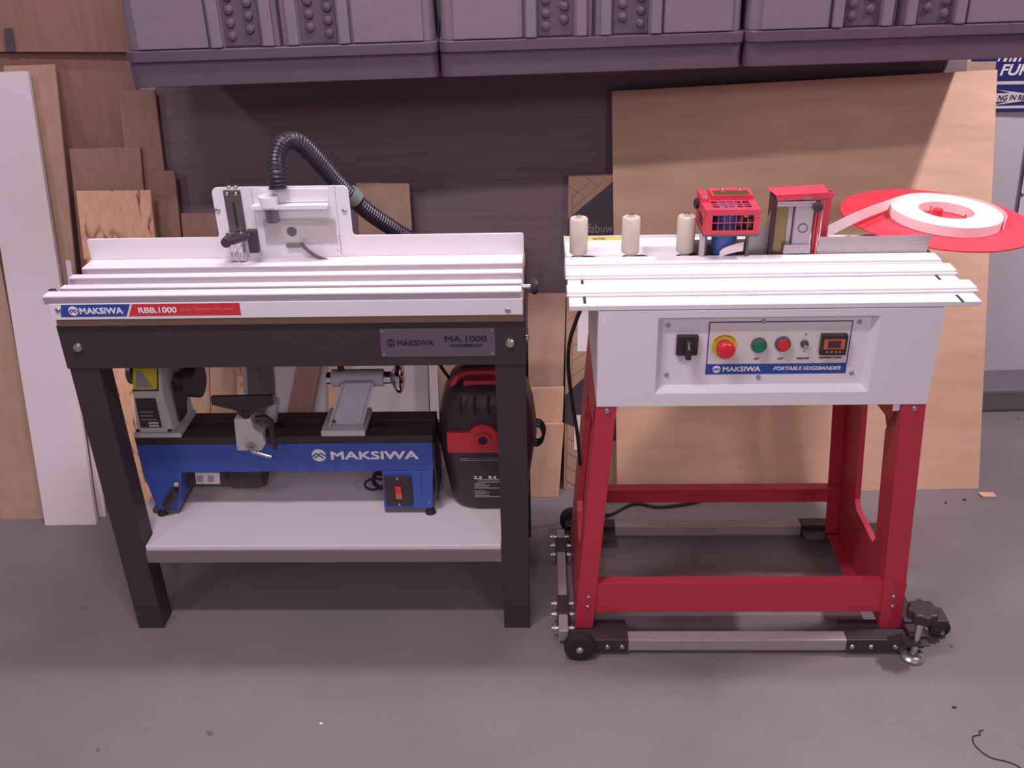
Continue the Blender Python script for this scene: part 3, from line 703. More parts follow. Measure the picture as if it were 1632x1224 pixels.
    MB().hexa((a0.x, y0, .502), (a1.x, y0, .502), (a1.x, y1, .502), (a0.x, y1, .502), (b0.x, y0+.005, zt), (b1.x, y0+.005, zt), (b1.x, y1-.005, zt), (b0.x, y1-.005, zt)).build('tailstock_column', M_cast, r, bev=.006)
    b = MB()
    for (p0, p1) in ((a0, b0), (a1, b1)):
        b.hexa((p0.x-.003, y0-.004, .502), (p0.x+.003, y0-.004, .502), (p0.x+.003, y0+.004, .502), (p0.x-.003, y0+.004, .502), (p1.x-.003, y0+.001, zt), (p1.x+.003, y0+.001, zt), (p1.x+.003, y0+.008, zt), (p1.x-.003, y0+.008, zt))
    b.build('column_rib', M_cast, ts, bev=.0015)
    bolt(ts, (a0.x+.012, y0-.0005, .515), (0, -1, 0), .005, M_gun)
    yc = (y0+y1)/2; zc = P(570, 602, yc).z; L = lambda px: P(px, 602, yc).x
    MB().cyl((L(529), yc, zc), (L(612), yc, zc), .0215, n=28).build('tailstock_barrel', M_cast, r, bev=.003)
    MB().cyl((L(521), yc, zc), (L(530), yc, zc), .0145).build('quill', M_chrome, r, bev=.001)
    MB().cyl((L(612), yc, zc), (L(625), yc, zc), .0155).build('quill_collar', M_chrome, r, bev=.001)
    MB().lathe((L(622), yc, zc), (1, 0, 0), [(.014, 0), (.018, .006), (.036, .016), (.039, .021), (.039, .027), (.034, .030), (.016, .027), (.012, .032)], 32).build('tailstock_hand_wheel', M_chrome, r)
    MB().cyl((L(545), yc, zc+.018), (L(545), yc, zc+.05), .008).build('quill_lock', M_blkp, r)
    # motor below the bed
    my = 2.085; zc = .332
    MB().lathe((P(292, 770, my).x, my, zc), (1, 0, 0), [(.030, 0), (.041, .006), (.041, .135), (.046, .14), (.046, .205), (.040, .222), (.02, .228)], 32).build('motor', M_blkp, r)
    ml = MB(); q = my-.041
    ml.prism([P(311, 753, q), P(350, 753, q), P(351, 771, q), P(313, 771, q)], (0, -.0008, 0)); mo = ml.build('motor_label', M_lam, r)
    b = MB(); q -= .001
    b.prism([P(314, 758, q), P(324, 758, q), P(324, 768, q), P(314, 768, q)], (0, -.0004, 0)); b.prism([P(331, 758, q), P(341, 758, q), P(341, 768, q), P(331, 768, q)], (0, -.0004, 0)); b.build('label_print', M_gtext, mo)
    q = yf-.012
    MB().tube([P(283, 772, yf+.02), P(278, 784, q), P(268, 800, q), P(264, 806, q)], .009, 12, rf=lambda i: (.008, .010, .011, .009)[i]).build('belt_lever', M_blkp, r)
    MB().cyl(P(281, 772, q), P(281, 772, yf+.02), .006).build('lever_bolt', M_gold, r)
    # coiled power cord
    b = MB(); c = P(603, 768, 2.07)
    pts = []
    for i in range(80):
        t = i*2*PI/26; pts.append((c.x+.024*math.cos(t)+.010*math.sin(i*.11), 2.07+.012*math.sin(t*.5), max(.262, c.z-.002+.022*math.sin(t)+.006*math.sin(i*.17))))
    MB().tube(pts, .0035, 8).build('power_cord', M_rub, r)
lathe_machine()

# ------------------------------------------------------------------ vacuum
def vacuum():
    zs = .2575; cx_, cy_ = P(772, 700, 2.10).x+.010, 2.105
    r = thing('shop_vacuum', 'black and red canister vacuum on the shelf behind the right leg', 'vacuum cleaner', (cx_, cy_, zs))
    def loft(levels, m, name, par, n=40, pw=3.2, bev=0):
        b = MB(); L = []
        for z, rx, ry in levels:
            ring = []
            for i in range(n):
                t = 2*PI*i/n; c, s = math.cos(t), math.sin(t); k = (abs(c)**pw+abs(s)**pw)**(-1/pw)
                ring.append(b.v((cx_+rx*k*c, cy_+ry*k*s, z)))
            L.append(ring)
        for a, c in zip(L, L[1:]):
            for i in range(n): j = (i+1) % n; f = b.bm.faces.new((a[i], a[j], c[j], c[i])); f.smooth = True
        b.bm.faces.new(L[0][::-1]); b.bm.faces.new(L[-1]); return b.build(name, m, par, bev=bev)
    tank = loft([(zs, .078, .082), (zs+.006, .092, .094), (zs+.02, .099, .099), (.40, .116, .108), (.432, .121, .110)], M_blkp, 'tank', r)
    lid = loft([(.432, .122, .115), (.445, .124, .117), (.475, .121, .115), (.52, .116, .108), (.56, .105, .098), (.592, .088, .082), (.605, .06, .06)], M_blkp, 'lid', r)
    A = lambda px, py, q: P(px, py, q)
    for px in (735, 757, 779):
        MB().tube([A(px, 632, cy_-.104), A(px-2, 645, cy_-.110), A(px, 660, cy_-.112)], .003, 8).build('groove', M_ink, lid)
    q = cy_-.119
    a, b_ = P(712, 700, q), P(802, 700, q); z0, z1 = P(750, 722, q).z, P(750, 690, q).z
    lt = MB(); lt.box(P(712, 700, q).x, P(803, 700, q).x, q, q+.014, z0, z1)
    c = P(770, 698, q); lt.cyl((c.x, q-.002, c.z-.0), (c.x, q+.012, c.z-.0), .036, n=40)
    la = lt.build('latch_cover', M_lred, r, bev=.003)
    MB().ring((c.x, q-.006, c.z-.004), (0, 1, 0), .019, .0115, .005, 32).build('dial', M_lred, la)
    MB().cyl((c.x, q-.0045, c.z-.004), (c.x, q+.002, c.z-.004), .0115).build('exhaust_port', M_ink, la)
    b = MB()
    for i in range(14):
        t = PI*2*i/14; b.cyl((c.x+.0235*math.cos(t), q-.0035, c.z-.004+.0235*math.sin(t)), (c.x+.0235*math.cos(t), q-.0005, c.z-.004+.0235*math.sin(t)), .0018, n=8)
    b.build('dial_marks', M_brn, la)
    hp = [P(722, 618, 2.06), P(726, 603, 2.07), P(740, 595, 2.08), P(770, 593, 2.08), P(800, 594, 2.08), P(825, 600, 2.08), P(832, 618, 2.07)]
    MB().tube(spline(hp, 5), .0115, 12).build('handle', M_red, r)
    bx('handle_base', M_red, r, P(738, 610, 2.05).x, P(810, 610, 2.05).x, 2.04, 2.10, .585, .612, bev=.006)
    def front(z): t = min(1, max(0, (z-zs-.02)/(.40-zs-.02))); return cy_-(.099+(.108-.099)*t)-.0012
    b = MB(); x0 = P(755, 760, 1.995).x; x1 = x0+.13
    text('2.5', tank, M_text, (x0, front(.358), P(755, 763, front(.35)).z), X, Z3, .020, .0085, bold=.02)
    text('9.4', tank, M_text, (x0+.036, front(.358), P(755, 763, front(.35)).z), X, Z3, .020, .0085, bold=.02)
    b = MB(); 
    for i in range(13):
        py = 768+i*2.4; z = P(760, py, 1.99).z; y = front(z)
        if i in (7,): continue
        xa = x0+(.008 if i < 3 else 0); xb = x0+.075 if i in (0, 1, 2, 6, 12) else x0+random.uniform(.025, .05)
        b.box(xa, xb, y-.0008, y+.001, z, z+.0016)
    for i in range(2):
        z = P(760, 733+i*3, 1.99).z; b.box(x0-.03, x0+.08, front(z)-.0012, front(z)+.003, z, z+.001)
    b.build('print_lines', M_gtext, tank)
    # cord wound on the right side
    b = MB(); c = V((cx_+.128, 2.12, P(855, 690, 2.12).z))
    for k in range(3):
        pts = [(c.x-.006+.002*k+.018*math.cos(t*2*PI/24), c.y-.012+.014*k, c.z+.030*math.sin(t*2*PI/24)) for t in range(25)]
        b.tube(pts, .0035, 8)
    b.build('power_cord', M_rub, r)
    MB().tube(spline([P(735, 600, 2.11), P(722, 607, 2.09), P(708, 592, 2.12), P(698, 575, 2.15), P(690, 560, 2.17)], 6), .004, 8).build('hose_lead', M_rub, r)
vacuum()

# ------------------------------------------------------------------ edgebander
EX0, EX1 = .055, .888
def edgebander():
    r = thing('edgebander', 'portable edgebander with white table and body on red splayed legs', 'edgebander', (.468, 2.02, .036))
    BX0, BX1, BY0, BY1, BZ0, BZ1 = .1147, .8181, 1.8164, 2.215, .6645, .888
    # body shell with recessed front
    rx0, rx1, rz0, rz1 = .238, .690, .695, .872; dep = .018
    b = MB()
    O = [(BX0, BY0, BZ0), (BX1, BY0, BZ0), (BX1, BY0, BZ1), (BX0, BY0, BZ1)]; I = [(rx0, BY0, rz0), (rx1, BY0, rz0), (rx1, BY0, rz1), (rx0, BY0, rz1)]
    b.frame(O, I, (0, .0015, 0))
    Ib = [(rx0+.012, BY0+dep, rz0+.012), (rx1-.012, BY0+dep, rz0+.012), (rx1-.012, BY0+dep, rz1-.003), (rx0+.012, BY0+dep, rz1-.003)]
    a = [b.v(p) for p in I]; c = [b.v(p) for p in Ib]
    for i in range(4): j = (i+1) % 4; b.bm.faces.new((a[i], a[j], c[j], c[i]))
    b.box(BX0, BX0+.002, BY0+.0015, BY1, BZ0, BZ1); b.box(BX1-.002, BX1, BY0+.0015, BY1, BZ0, BZ1); b.box(BX0, BX1, BY1-.002, BY1, BZ0, BZ1); b.box(BX0+.002, BX1-.002, BY0+.02, BY1-.002, BZ0, BZ0+.002)
    body = b.build('body', M_white, r)
    pp = MB().box(rx0+.010, rx1-.010, BY0+dep, BY0+dep+.002, rz0+.010, rz1-.001).build('control_panel', M_white, r, bev=.0005)
    y = BY0+dep-.0004
    Q = lambda px, py: P(px, py, y)
    for px, py in ((1065, 518), (1062, 597), (1217, 512), (1208, 601), (1370, 513), (1357, 594)): p = Q(px, py); bolt(pp, (p.x, y, p.z), (0, -1, 0), .0052, M_zinc, 'screw')
    # label sheet
    lx0, lx1, lz0, lz1 = .3455, .6415, .7315, .8545
    lb = MB().box(lx0, lx1, y-.0004, y, lz0, lz1).build('label_sheet', M_lblue, pp)
    y -= .0006; MB().box(lx0+.0025, lx1-.0025, y-.0003, y, lz0+.025, lz1-.0025).build('label_field', mat('label_white', '#d8d0d0', .45), lb)
    ys = y-.0006
    logo(lb, (Q(1142, 587).x, y, lz0+.0125), .0085, X, Z3, M_text, M_lblue)
    x0 = Q(1152, 587).x; text('MAKSIWA', lb, M_text, (x0, y, lz0+.007), X, Z3, Q(1212, 587).x-x0, .0115, bold=.024)
    x0 = Q(1233, 584).x; text('PORTABLE EDGEBANDER', lb, M_text, (x0, y, lz0+.009), X, Z3, Q(1340, 584).x-x0, .0085, bold=.015, shear=.25)
    for s, px, py, wd in (('ON', 1201, 572.5, 8), ('OFF', 1239, 572.5, 9), ('FEEDER', 1269, 572, 20), ('TEMPERATURE', 1304, 571, 37)):
        p = Q(px, py); text(s, lb, M_ink, (p.x, ys, p.z), X, Z3, Q(px+wd, py).x-p.x, .0036, bold=.02, shear=.2)
    for s, px, py in (('I', 1283.5, 534), ('0', 1280, 561)): p = Q(px, py); text(s, lb, M_ink, (p.x, ys, p.z), X, Z3, .002, .0042)
    # rotary switch
    p = Q(1095, 549); sw = bx('rotary_switch', M_blkp, r, p.x-.023, p.x+.022, y-.010, y+.001, p.z-.022, p.z+.024, bev=.002)
    kn = MB().hexa((p.x-.006, y-.032, p.z-.022), (p.x+.006, y-.032, p.z-.022), (p.x+.006, y-.010, p.z-.022), (p.x-.006, y-.010, p.z-.022), (p.x-.005, y-.030, p.z+.018), (p.x+.005, y-.030, p.z+.018), (p.x+.005, y-.01, p.z+.018), (p.x-.005, y-.01, p.z+.018)).build('switch_knob', M_blkp, sw, bev=.002)
    MB().prism([(p.x-.0025, y-.0312, p.z+.002), (p.x+.002, y-.0312, p.z+.002), (p.x-.0005, y-.0305, p.z+.0165), (p.x-.0025, y-.0305, p.z+.0165)], (0, -.0005, 0)).build('pointer_mark', M_gtext, sw)
    # emergency stop
    p = Q(1154, 551); es = MB().cyl((p.x, y-.001, p.z), (p.x, y, p.z), .0265, n=36).build('emergency_stop', M_yel, r)
    MB().cyl((p.x, y-.014, p.z), (p.x, y-.001, p.z), .0155).build('stop_collar', M_gun, es)
    MB().lathe((p.x, y-.012, p.z), (0, -1, 0), [(.015, 0), (.0195, .004), (.0195, .012), (.015, .018), (0, .0195)], 32).build('stop_button', M_but, es)
    for i, ch in enumerate('EMERGENCY'):
        t = math.radians(143-i*13.5); c = V((p.x+.0222*math.cos(t), y-.0014, p.z+.0222*math.sin(t)))
        xd = V((math.sin(t), 0, -math.cos(t))); ud = V((math.cos(t), 0, math.sin(t)))
        text(ch, es, M_lred, c-xd*.0018, xd, ud, .0036, .0036, bold=.02)
    for px, py, m, nm in ((1209, 551, M_green, 'start_button'), (1247, 549, M_but, 'stop_push_button')):
        p = Q(px, py-2); bt = MB().lathe((p.x, y, p.z), (0, -1, 0), [(.0165, 0), (.0165, .004), (.015, .010), (.0125, .011)], 28).build(nm, M_gun, r)
        MB().lathe((p.x, y-.0105, p.z), (0, -1, 0), [(.0125, 0), (.012, .003), (0, .0035)], 28).build('lens', m, bt)
    p = Q(1281.5, 547); ts = MB().cyl((p.x, y-.006, p.z), (p.x, y, p.z), .0088, n=6).build('toggle_switch', M_gun, r)
    MB().cyl((p.x, y-.018, p.z-.003), (p.x, y-.005, p.z), .0035, .0028, 12).build('toggle', M_chrome, ts)
    p = Q(1327, 547); tc = bx('temperature_controller', M_blkp, r, p.x-.027, p.x+.027, y-.012, y+.001, p.z-.023, p.z+.024, bev=.0015)
    f = y-.0122; bx('display_bezel', M_org, tc, p.x-.0215, p.x+.0215, f-.0004, f, p.z-.008, p.z+.015, bev=0)
    bx('display', M_disp, tc, p.x-.0135, p.x+.0135, f-.0008, f-.0004, p.z-.005, p.z+.0115, bev=0)
    b = MB()
    for i in range(4): b.box(p.x-.0155+i*.009, p.x-.0105+i*.009, f-.0006, f+.0002, p.z-.0165, p.z-.0125)
    b.build('display_keys', M_org, tc)
    # table
    tb = bx('table_top', M_white, r, EX0, EX1, 1.819, 2.23, .8885, .900, bev=.0015)
    bx('side_lip', M_white, r, EX0-.002, EX0, 2.03, 2.232, .886, .908)
    bx('rear_guard_plate', M_white, r, EX0, .66, 2.2302, 2.233, .80, .9055)
    yl = bx('yellow_label', M_yel, tb, EX0+.004, .192, 2.214, 2.229, .9001, .9008, bev=0)
    text('CAUTION', yl, M_ink, (EX0+.068, 2.217, .9010), X, (0, 1, 0), .03, .009)
    for y0, y1, x1, zt in ((2.028, 2.072, .882, .912), (1.965, 2.008, .892, .911), (1.868, 1.912, .897, .911)):
        rl = MB().box(EX0-.004, x1, y0, y1, .9002, zt).build('table_rail', M_wrail, r, bev=.0035, seg=3)
        bx('rail_face', M_wrail, rl, EX0-.005, x1+.001, y0-.005, y0-.0002, .9002, zt-.005, bev=.002)
    for (pa, pb) in (((926, 447), (931, 462)), ((930, 470), (933, 484)), ((1488, 438), (1507, 452)), ((1522, 470), (1537, 481))):
        a, c = PZ(*pa, .9), PZ(*pb, .9); xm = (a.x+c.x)/2
        bx('slot', M_ink, tb, xm-.003, xm+.003, c.y, a.y, .9001, .9006, bev=0)
    for px, py in ((1053, 413), (1268, 428), (1355, 456)):
        p = PZ(px, py, .9005); bolt(tb, (p.x, p.y, .9003 if py in (413,) else .9003), (0, 0, 1), .0055, M_gun, 'screw')
    # rollers
    for i, (px, py) in enumerate(((922, 411), (1004, 409), (1091, 408))):
        p = PZ(px, py, .902); p.y = 2.094+.001*i
        b = MB(); n = 20; pts = []
        sx0, sx1, rr = p.x-.006, p.x+.038, .0135
        for k in range(n+1): t = PI/2+PI*k/n; pts.append((sx0+rr*math.cos(t), p.y+rr*math.sin(t), .9002))
        for k in range(n+1): t = -PI/2+PI*k/n; pts.append((sx1+rr*math.cos(t)-.01, p.y+rr*math.sin(t), .9002))
        sl = b.prism(pts, (0, 0, .0006)).build('roller_slot', M_gun, tb)
        ro = MB().lathe((p.x, p.y, .9002), (0, 0, 1), [(.0105, 0), (.0105, .012), (.0195, .0135), (.0205, .016), (.0205, .094), (.0185, .0965), (.008, .0968), (.008, .0995), (.004, .1)], 28).build('guide_roller', M_ivory, r)
        MB().cyl((p.x, p.y, .9995), (p.x, p.y, 1.0035), .006, n=6).build('roller_nut', M_zinc, ro)
    # gluing unit -----------------------------------------------------------
    g0 = bx('glue_base_plate', M_gun, r, .340, .62, 2.075, 2.20, .9003, .9035)
    gx0, gx1, gyf, gyb = .357, .478, 2.045, 2.165; gz0 = P(1170, 374, gyf).z; gz1 = P(1170, 335, gyf).z
    gu = MB()
    # front wall with a window, top with slots built as bars
    wx0, wx1, wz0, wz1 = gx0+.018, gx1-.013, gz0+.010, gz1-.012
    gu.frame([(gx0, gyf, gz0), (gx1, gyf, gz0), (gx1, gyf, gz1), (gx0, gyf, gz1)], [(wx0, gyf, wz0), (wx1, gyf, wz0), (wx1, gyf, wz1), (wx0, gyf, wz1)], (0, .002, 0))
    for i in range(1, 7):
        x = wx0+(wx1-wx0)*i/7; gu.box(x-.0008, x+.0008, gyf, gyf+.002, wz0, wz1)
    gu.box(wx0, wx1, gyf, gyf+.002, (wz0+wz1)/2-.001, (wz0+wz1)/2+.001)
    slope = .10
    def top(x, y): return (x, y, gz1+(y-gyf)*slope*0)
    hx0, hx1, hy0, hy1 = gx0+.020, gx1-.016, gyf+.014, gyf+.060
    gu.frame([(gx0, gyf, gz1), (gx1, gyf, gz1), (gx1, gyb, gz1), (gx0, gyb, gz1)], [(hx0, hy0, gz1), (hx1, hy0, gz1), (hx1, hy1, gz1), (hx0, hy1, gz1)], (0, 0, .002))
    for i in range(1, 5):
        x = hx0+(hx1-hx0)*i/5; gu.box(x-.0016, x+.0016, hy0, hy1, gz1, gz1+.002)
    for i in range(1, 3):
        yy = hy0+(hy1-hy0)*i/3; gu.box(hx0, hx1, yy-.0018, yy+.0018, gz1, gz1+.002)
    gu.box(gx0, gx0+.002, gyf, gyb, gz0, gz1); gu.box(gx1-.002, gx1, gyf, gyb, gz0, gz1)
    gu.box(gx0+.024, gx1-.004, gyb-.055, gyb, gz1+.002, gz1+.014); gu.box(gx0+.0, gx0+.016, gyb-.07, gyb, gz1+.002, gz1+.012)
    bx('vent_shade_plate', M_ink, r, gx0+.003, gx1-.003, gyf+.010, gyf+.075, gz1-.009, gz1-.004)  # dark plate added under the top holes, standing in for the shade inside
    gc = gu.build('glue_unit_cover', M_redp, r, bev=.0006)
    b = MB()
    for i in range(7):
        for k in range(2): b.box(gx0-.0004, gx0+.0002, gyf+.02+i*.008, gyf+.025+i*.008, gz0+.012+k*.012, gz0+.021+k*.012)
    b.build('side_vent', M_ink, gc)
    bx('cover_lip', M_gun, gc, gx0-.001, gx1+.001, gyf-.001, gyb, gz0-.004, gz0, bev=.001)
    MB().box(gx0+.03, gx1-.012, gyb-.053, gyb-.02, gz1+.0141, gz1+.0146).build('caution_sticker', M_gold, gc)
    for x, y in ((gx0+.01, gyb-.06), (gx0+.055, gyb-.01), (gx0+.095, gyb-.008)): bolt(gc, (x, y, gz1+.0142 if x > gx0+.02 else gz1+.0122), (0, 0, 1), .005, M_zinc, 'screw')
    MB().lathe((gx0, gyb-.03, gz1-.012), (-1, 0, 0), [(.01, 0), (.012, .003), (.012, .008), (.008, .011)], 18).build('side_knob', M_blkp, gc)
    MB().lathe((P(1154, 395, 2.09).x, 2.10, .9036), (0, 0, 1), [(.022, 0), (.0285, .006), (.0285, gz1-.91), (.024, gz1-.905)], 28).build('glue_pot', M_bluep, r)
    bx('support_post', M_steel, r, gx0-.004, gx0+.008, 2.062, 2.070, .9036, gz0-.004); bx('support_post', M_gun, r, gx0+.009, gx0+.015, 2.075, 2.11, .9036, gz0-.004)
    bx('support_post', M_steel, r, gx1-.05, gx1-.044, 2.125, 2.14, .9036, gz0-.004); bx('support_post', M_gun, r, gx1-.022, gx1-.016, 2.06, 2.075, .9036, gz0-.004)
    MB().cyl((gx1-.03, 2.10, gz0+.002), (gx1-.03, 2.10, gz1-.008), .007).cyl((gx1-.012, 2.09, gz0+.002), (gx1-.012, 2.09, gz0+.022), .008).build('glue_roller', M_steel, r)
    # curved steel guard between the two heads
    A = []
    for k in range(9):
        t = k/8; A.append((.463+.055*t, 2.078+.015*math.sin(t*PI/2), .9036))
    Bp = [(x, y, .952+ (.075*max(0, (i-3)/5)**1.6)) for i, (x, y, z) in enumerate(A)]
    MB().sheet(A, Bp, .002, (0, 1, 0)).build('steel_guard', M_steel, r)
    # free end of the band at the glue head
    A = [P(x, y, yy) for x, y, yy in ((1146, 413, 2.066), (1150, 409, 2.064), (1160, 405, 2.06), (1172, 402, 2.06), (1184, 400, 2.062))]
    T = [p+V((0, 0, .017+.001*i)) for i, p in enumerate(A)]
    for p in A: p.z = max(p.z, .904)
    MB().sheet(A, T, .0008, (0, 1, 0)).build('band_end', M_tape, r)
    # end trimming head ------------------------------------------------------
    y0 = 2.07; K = lambda px, py, yy=2.07: P(px, py, yy)
    hx0, hx1 = K(1228, 400).x, K(1300, 400).x; zt = K(1250, 318, 2.07).z
    bx('trimmer_side_plate', M_blkp, r, hx0-.003, hx0+.003, y0, 2.12, .9036, zt+.004, bev=.001)
    bx('brass_column', M_gold, r, hx0+.006, hx0+.032, y0+.012, y0+.05, .9036, zt-.016)
    bx('steel_column', M_steel, r, hx0+.033, hx0+.045, y0+.016, y0+.05, .9036, zt-.014)
    bx('slide_block', M_alu, r, hx0+.047, hx0+.086, y0+.004, y0+.045, .912, zt-.012)
    bx('lower_plate', M_alu, r, hx0+.028, hx0+.088, y0-.002, y0+.0035, .914, .934)
    bolt(r, (hx0+.068, y0-.002, .925), (0, -1, 0), .004, M_steel, 'screw'); MB().ring((hx0+.067, y0+.0035, .972), (0, -1, 0), .011, .009, .001, 24).build('dial_ring', M_gun, r)
    bx('cross_bar', M_alu, r, hx0+.004, hx0+.088, y0-.001, y0+.012, zt-.016, zt-.005)
    bx('inner_block', M_gun, r, hx0+.006, hx0+.06, y0+.015, y0+.04, zt-.004, zt+.004); bx('inner_block', M_ivory, r, hx0+.064, hx0+.098, y0+.005, y0+.03, zt-.004, zt+.003)
    cv = MB(); zc = zt-.002
    cv.hexa((hx0+.002, y0, zc-.002), (hx1+.024, y0, zc+.004), (hx1+.024, y0+.002, zc+.004), (hx0+.002, y0+.002, zc-.002), (hx0+.0, y0, zc+.010), (hx1+.024, y0, zc+.016), (hx1+.024, y0+.002, zc+.016), (hx0, y0+.002, zc+.010))
    cv.hexa((hx0, y0, zc+.010), (hx1+.012, y0, zc+.015), (hx1+.012, y0+.05, zc+.018), (hx0-.012, y0+.042, zc+.014), (hx0, y0, zc+.012), (hx1+.012, y0, zc+.017), (hx1+.012, y0+.05, zc+.020), (hx0-.012, y0+.042, zc+.016))
    cv.box(hx1+.010, hx1+.030, y0+.03, y0+.033, .925, zc+.014)
    cv.box(hx1-.002, hx1+.001, y0+.004, y0+.045, .905, zc+.01)
    cvo = cv.build('trimmer_cover', M_redp, r, bev=.0006)
    b = MB()
    for i in range(3): b.box(hx0+.062+i*.006, hx0+.066+i*.006, y0-.0006, y0, zc+.002, zc+.006)
    b.build('cover_marking', M_gtext, cvo)
    p = K(1304, 331, y0-.01); MB().lathe((p.x, y0+.004, p.z), (0, -1, 0), [(.006, 0), (.011, .006), (.011, .016), (.008, .018)], 20).build('adjusting_knob', M_blkp, r)
    for x in (hx1-.006, hx1+.006): MB().cyl((x, y0+.01, .904), (x, y0+.01, zc-.004), .0022, n=10).build('guide_rod', M_redp if x < hx1 else M_chrome, r)
    # steel infeed fence
    fx0 = K(1302, 400, 2.085).x
    fe = MB().prism([(fx0, 2.076, .9003), (.864, 2.076, .9003), (.870, 2.076, K(1480, 375, 2.076).z), (fx0, 2.076, K(1310, 378, 2.076).z)], (0, .002, 0)).build('infeed_fence', M_steel, r)
    bx('fence_clamp', M_gun, fe, .838, .85, 2.0725, 2.076, .9003, .9045)
    # legs and side frames
    def xl(z): return .1147-(.0422)*(.6645-z)/.63
    def xr(z): return .8181+.0500*(.6645-z)/.63
    lwid = .046
    for side, xf, sg, wd in (('l', xl, 1, .044), ('r', xr, -1, .052)):
        zt, zb = .690, .0365
        for yy, sy in ((1.819, 1), (2.205, -1)):
            b = MB(); x0, x1 = xf(zb), xf(zt)
            for (u0, u1, v0, v1) in ((0, wd, 0, .003),):
                b.hexa(*[(x0+sg*u, yy+sy*v_, zb) for u, v_ in ((u0, v0), (u1, v0), (u1, v1), (u0, v1))], *[(x1+sg*u, yy+sy*v_, zt) for u, v_ in ((u0, v0), (u1, v0), (u1, v1), (u0, v1))])
            lg = b.build('leg', M_red, r, bev=.0012)
            if sy > 0: bolt(lg, (xf(.655)+sg*.024, yy, .653), (0, -1, 0), .007, M_zinc)
            if sy > 0:
                for zz in (.135, .105): bolt(lg, (xf(zz)+sg*.026, yy, zz), (0, -1, 0), .0055, M_zinc)
        # side frame: a plate with a chamfered window between the two legs; both frames are the same pressing
        ya, yb_ = 1.8225, 2.2015; off = 0 if side == 'l' else -wd
        def pt(y_, z_): return (xf(z_)+off, y_, z_)
        Oo = [pt(ya, zb), pt((ya+yb_)/2-.01, zb), pt((ya+yb_)/2+.01, zb), pt(yb_, zb), pt(yb_, zt), pt((ya+yb_)/2+.01, zt), pt((ya+yb_)/2-.01, zt), pt(ya, zt)]
        wa, wb = 1.90, 2.075
        Ii = [pt(wa, .245), pt(wa+.02, .218), pt(wb-.02, .218), pt(wb, .24), pt(wb, .55), pt(wb-.02, .572), pt(wa-.05, .592), pt(wa, .553)]
        sfm = MB().frame(Oo, Ii, (.003, 0, 0)).build('side_frame', M_red, r, bev=.0008)
        lip = MB()
        for i in range(8):
            a, c = V(Ii[i]), V(Ii[(i+1) % 8]); e = V((.014, 0, 0)); ctr = V((a.x, (wa+wb)/2, .42)); o1 = ((a+c)/2-ctr).normalized()*-.002
            lip.hexa(a, c, c+e, a+e, a+o1, c+o1, c+o1+e, a+o1+e)
        lip.build('window_lip', M_red, sfm)
        x = xf(.04)+off; bx('foot_flange', M_red, sfm, min(x, x-.03*(-1 if side == 'l' else 1)), max(x, x-.03*(-1 if side == 'l' else 1)), ya+.06, yb_-.01, .0365, .0395)
        if side == 'r':
            z0_, z1_ = .0365, zt
            MB().hexa(*[(xf(z0_)-wd+u, yy, z0_) for u, yy in ((-.032, 2.2015), (0, 2.2015), (0, 2.2045), (-.032, 2.2045))], *[(xf(z1_)-wd+u, yy, z1_) for u, yy in ((-.032, 2.2015), (0, 2.2015), (0, 2.2045), (-.032, 2.2045))]).build('rear_flange', M_red, sfm)
    # lower rails
    def rail(name, yy, sy, z0, z1):
        x0, x1 = xl(z0)+.003, xr(z0)-.003; b = MB()
        b.box(x0+.0, x1, yy, yy+.003, z0, z1); b.box(x0+.012, x1-.012, min(yy, yy+sy*.028), max(yy, yy+sy*.028), z1-.002, z1+.001)
        return b.build(name, M_red, r, bev=.0008)
    rail('front_rail', 1.8225, 1, .085, .172); rail('rear_rail', 2.198, -1, .145, .205)
    MB().box(BX0+.0, BX0+.03, BY1-.3, BY1-.28, .655, .6645).build('mount_tab', M_white, r); MB().box(.750, .765, 1.822, 1.824, .645, .668).build('mount_tab', M_white, r, bev=.003)
    bx('mount_tab', M_white, r, .152, .165, 1.824, 1.826, .65, .668, bev=.002)
    # power cord from a gland on the left side
    p = P(935, 506, 1.92)
    MB().cyl((BX0-.018, 1.90, .868), (BX0, 1.90, .868), .012).cyl((BX0-.035, 1.90, .866), (BX0-.016, 1.90, .868), .009, .011).build('cable_gland', M_gun, r)
    pts = [(BX0-.03, 1.90, .866), P(915, 520, 1.93), P(907, 550, 1.96), P(906, 590, 2.0), P(912, 640, 2.03), P(920, 690, 2.05), P(925, 740, 2.08), (.105, 2.25, .25), (.13, 2.31, .06), (.19, 2.335, .006), PZ(1010, 803, .0055), PZ(1050, 808, .0055), PZ(1095, 803, .0055), PZ(1120, 797, .0055)]
    MB().tube(spline(pts, 8), .0045, 10).build('power_cord', M_rub, r)
    # arm that carries the tape disc
    ar = MB(); ar.box(.60, .98, 2.234, 2.26, .866, .872); ar.box(.80, .99, 2.26, 2.31, .866, .872); ar.box(.60, .80, 2.2335, 2.237, .84, .872); ar.build('disc_arm', M_white, r)
    bx('arm_rail', M_white, r, .665, .72, 2.13, 2.20, .9003, .906); bx('arm_rail', M_gun, r, .722, .73, 2.13, 2.20, .9003, .908)
    dc = V((.962, 2.290, .919)); ti = V((.0412, -.0176, 1)).normalized()
    dk = MB().cyl(dc-ti*.0035, dc+ti*.0005, .2255, n=96).build('tape_disc', M_disc, r, bev=.001)
    MB().cyl(dc+ti*.0005, dc+ti*.022, .012).build('disc_spindle', M_disc, dk)
    b = MB()
    for t in (0, 120, 240):
        t = math.radians(t+100); b.box(dc.x+.013+.052*math.cos(t)-.006, dc.x+.052*math.cos(t)+.006, dc.y-.015+.052*math.sin(t)-.003, dc.y-.015+.052*math.sin(t)+.003, dc.z+.0005, dc.z+.018)
    b.build('disc_peg', M_disc, dk)
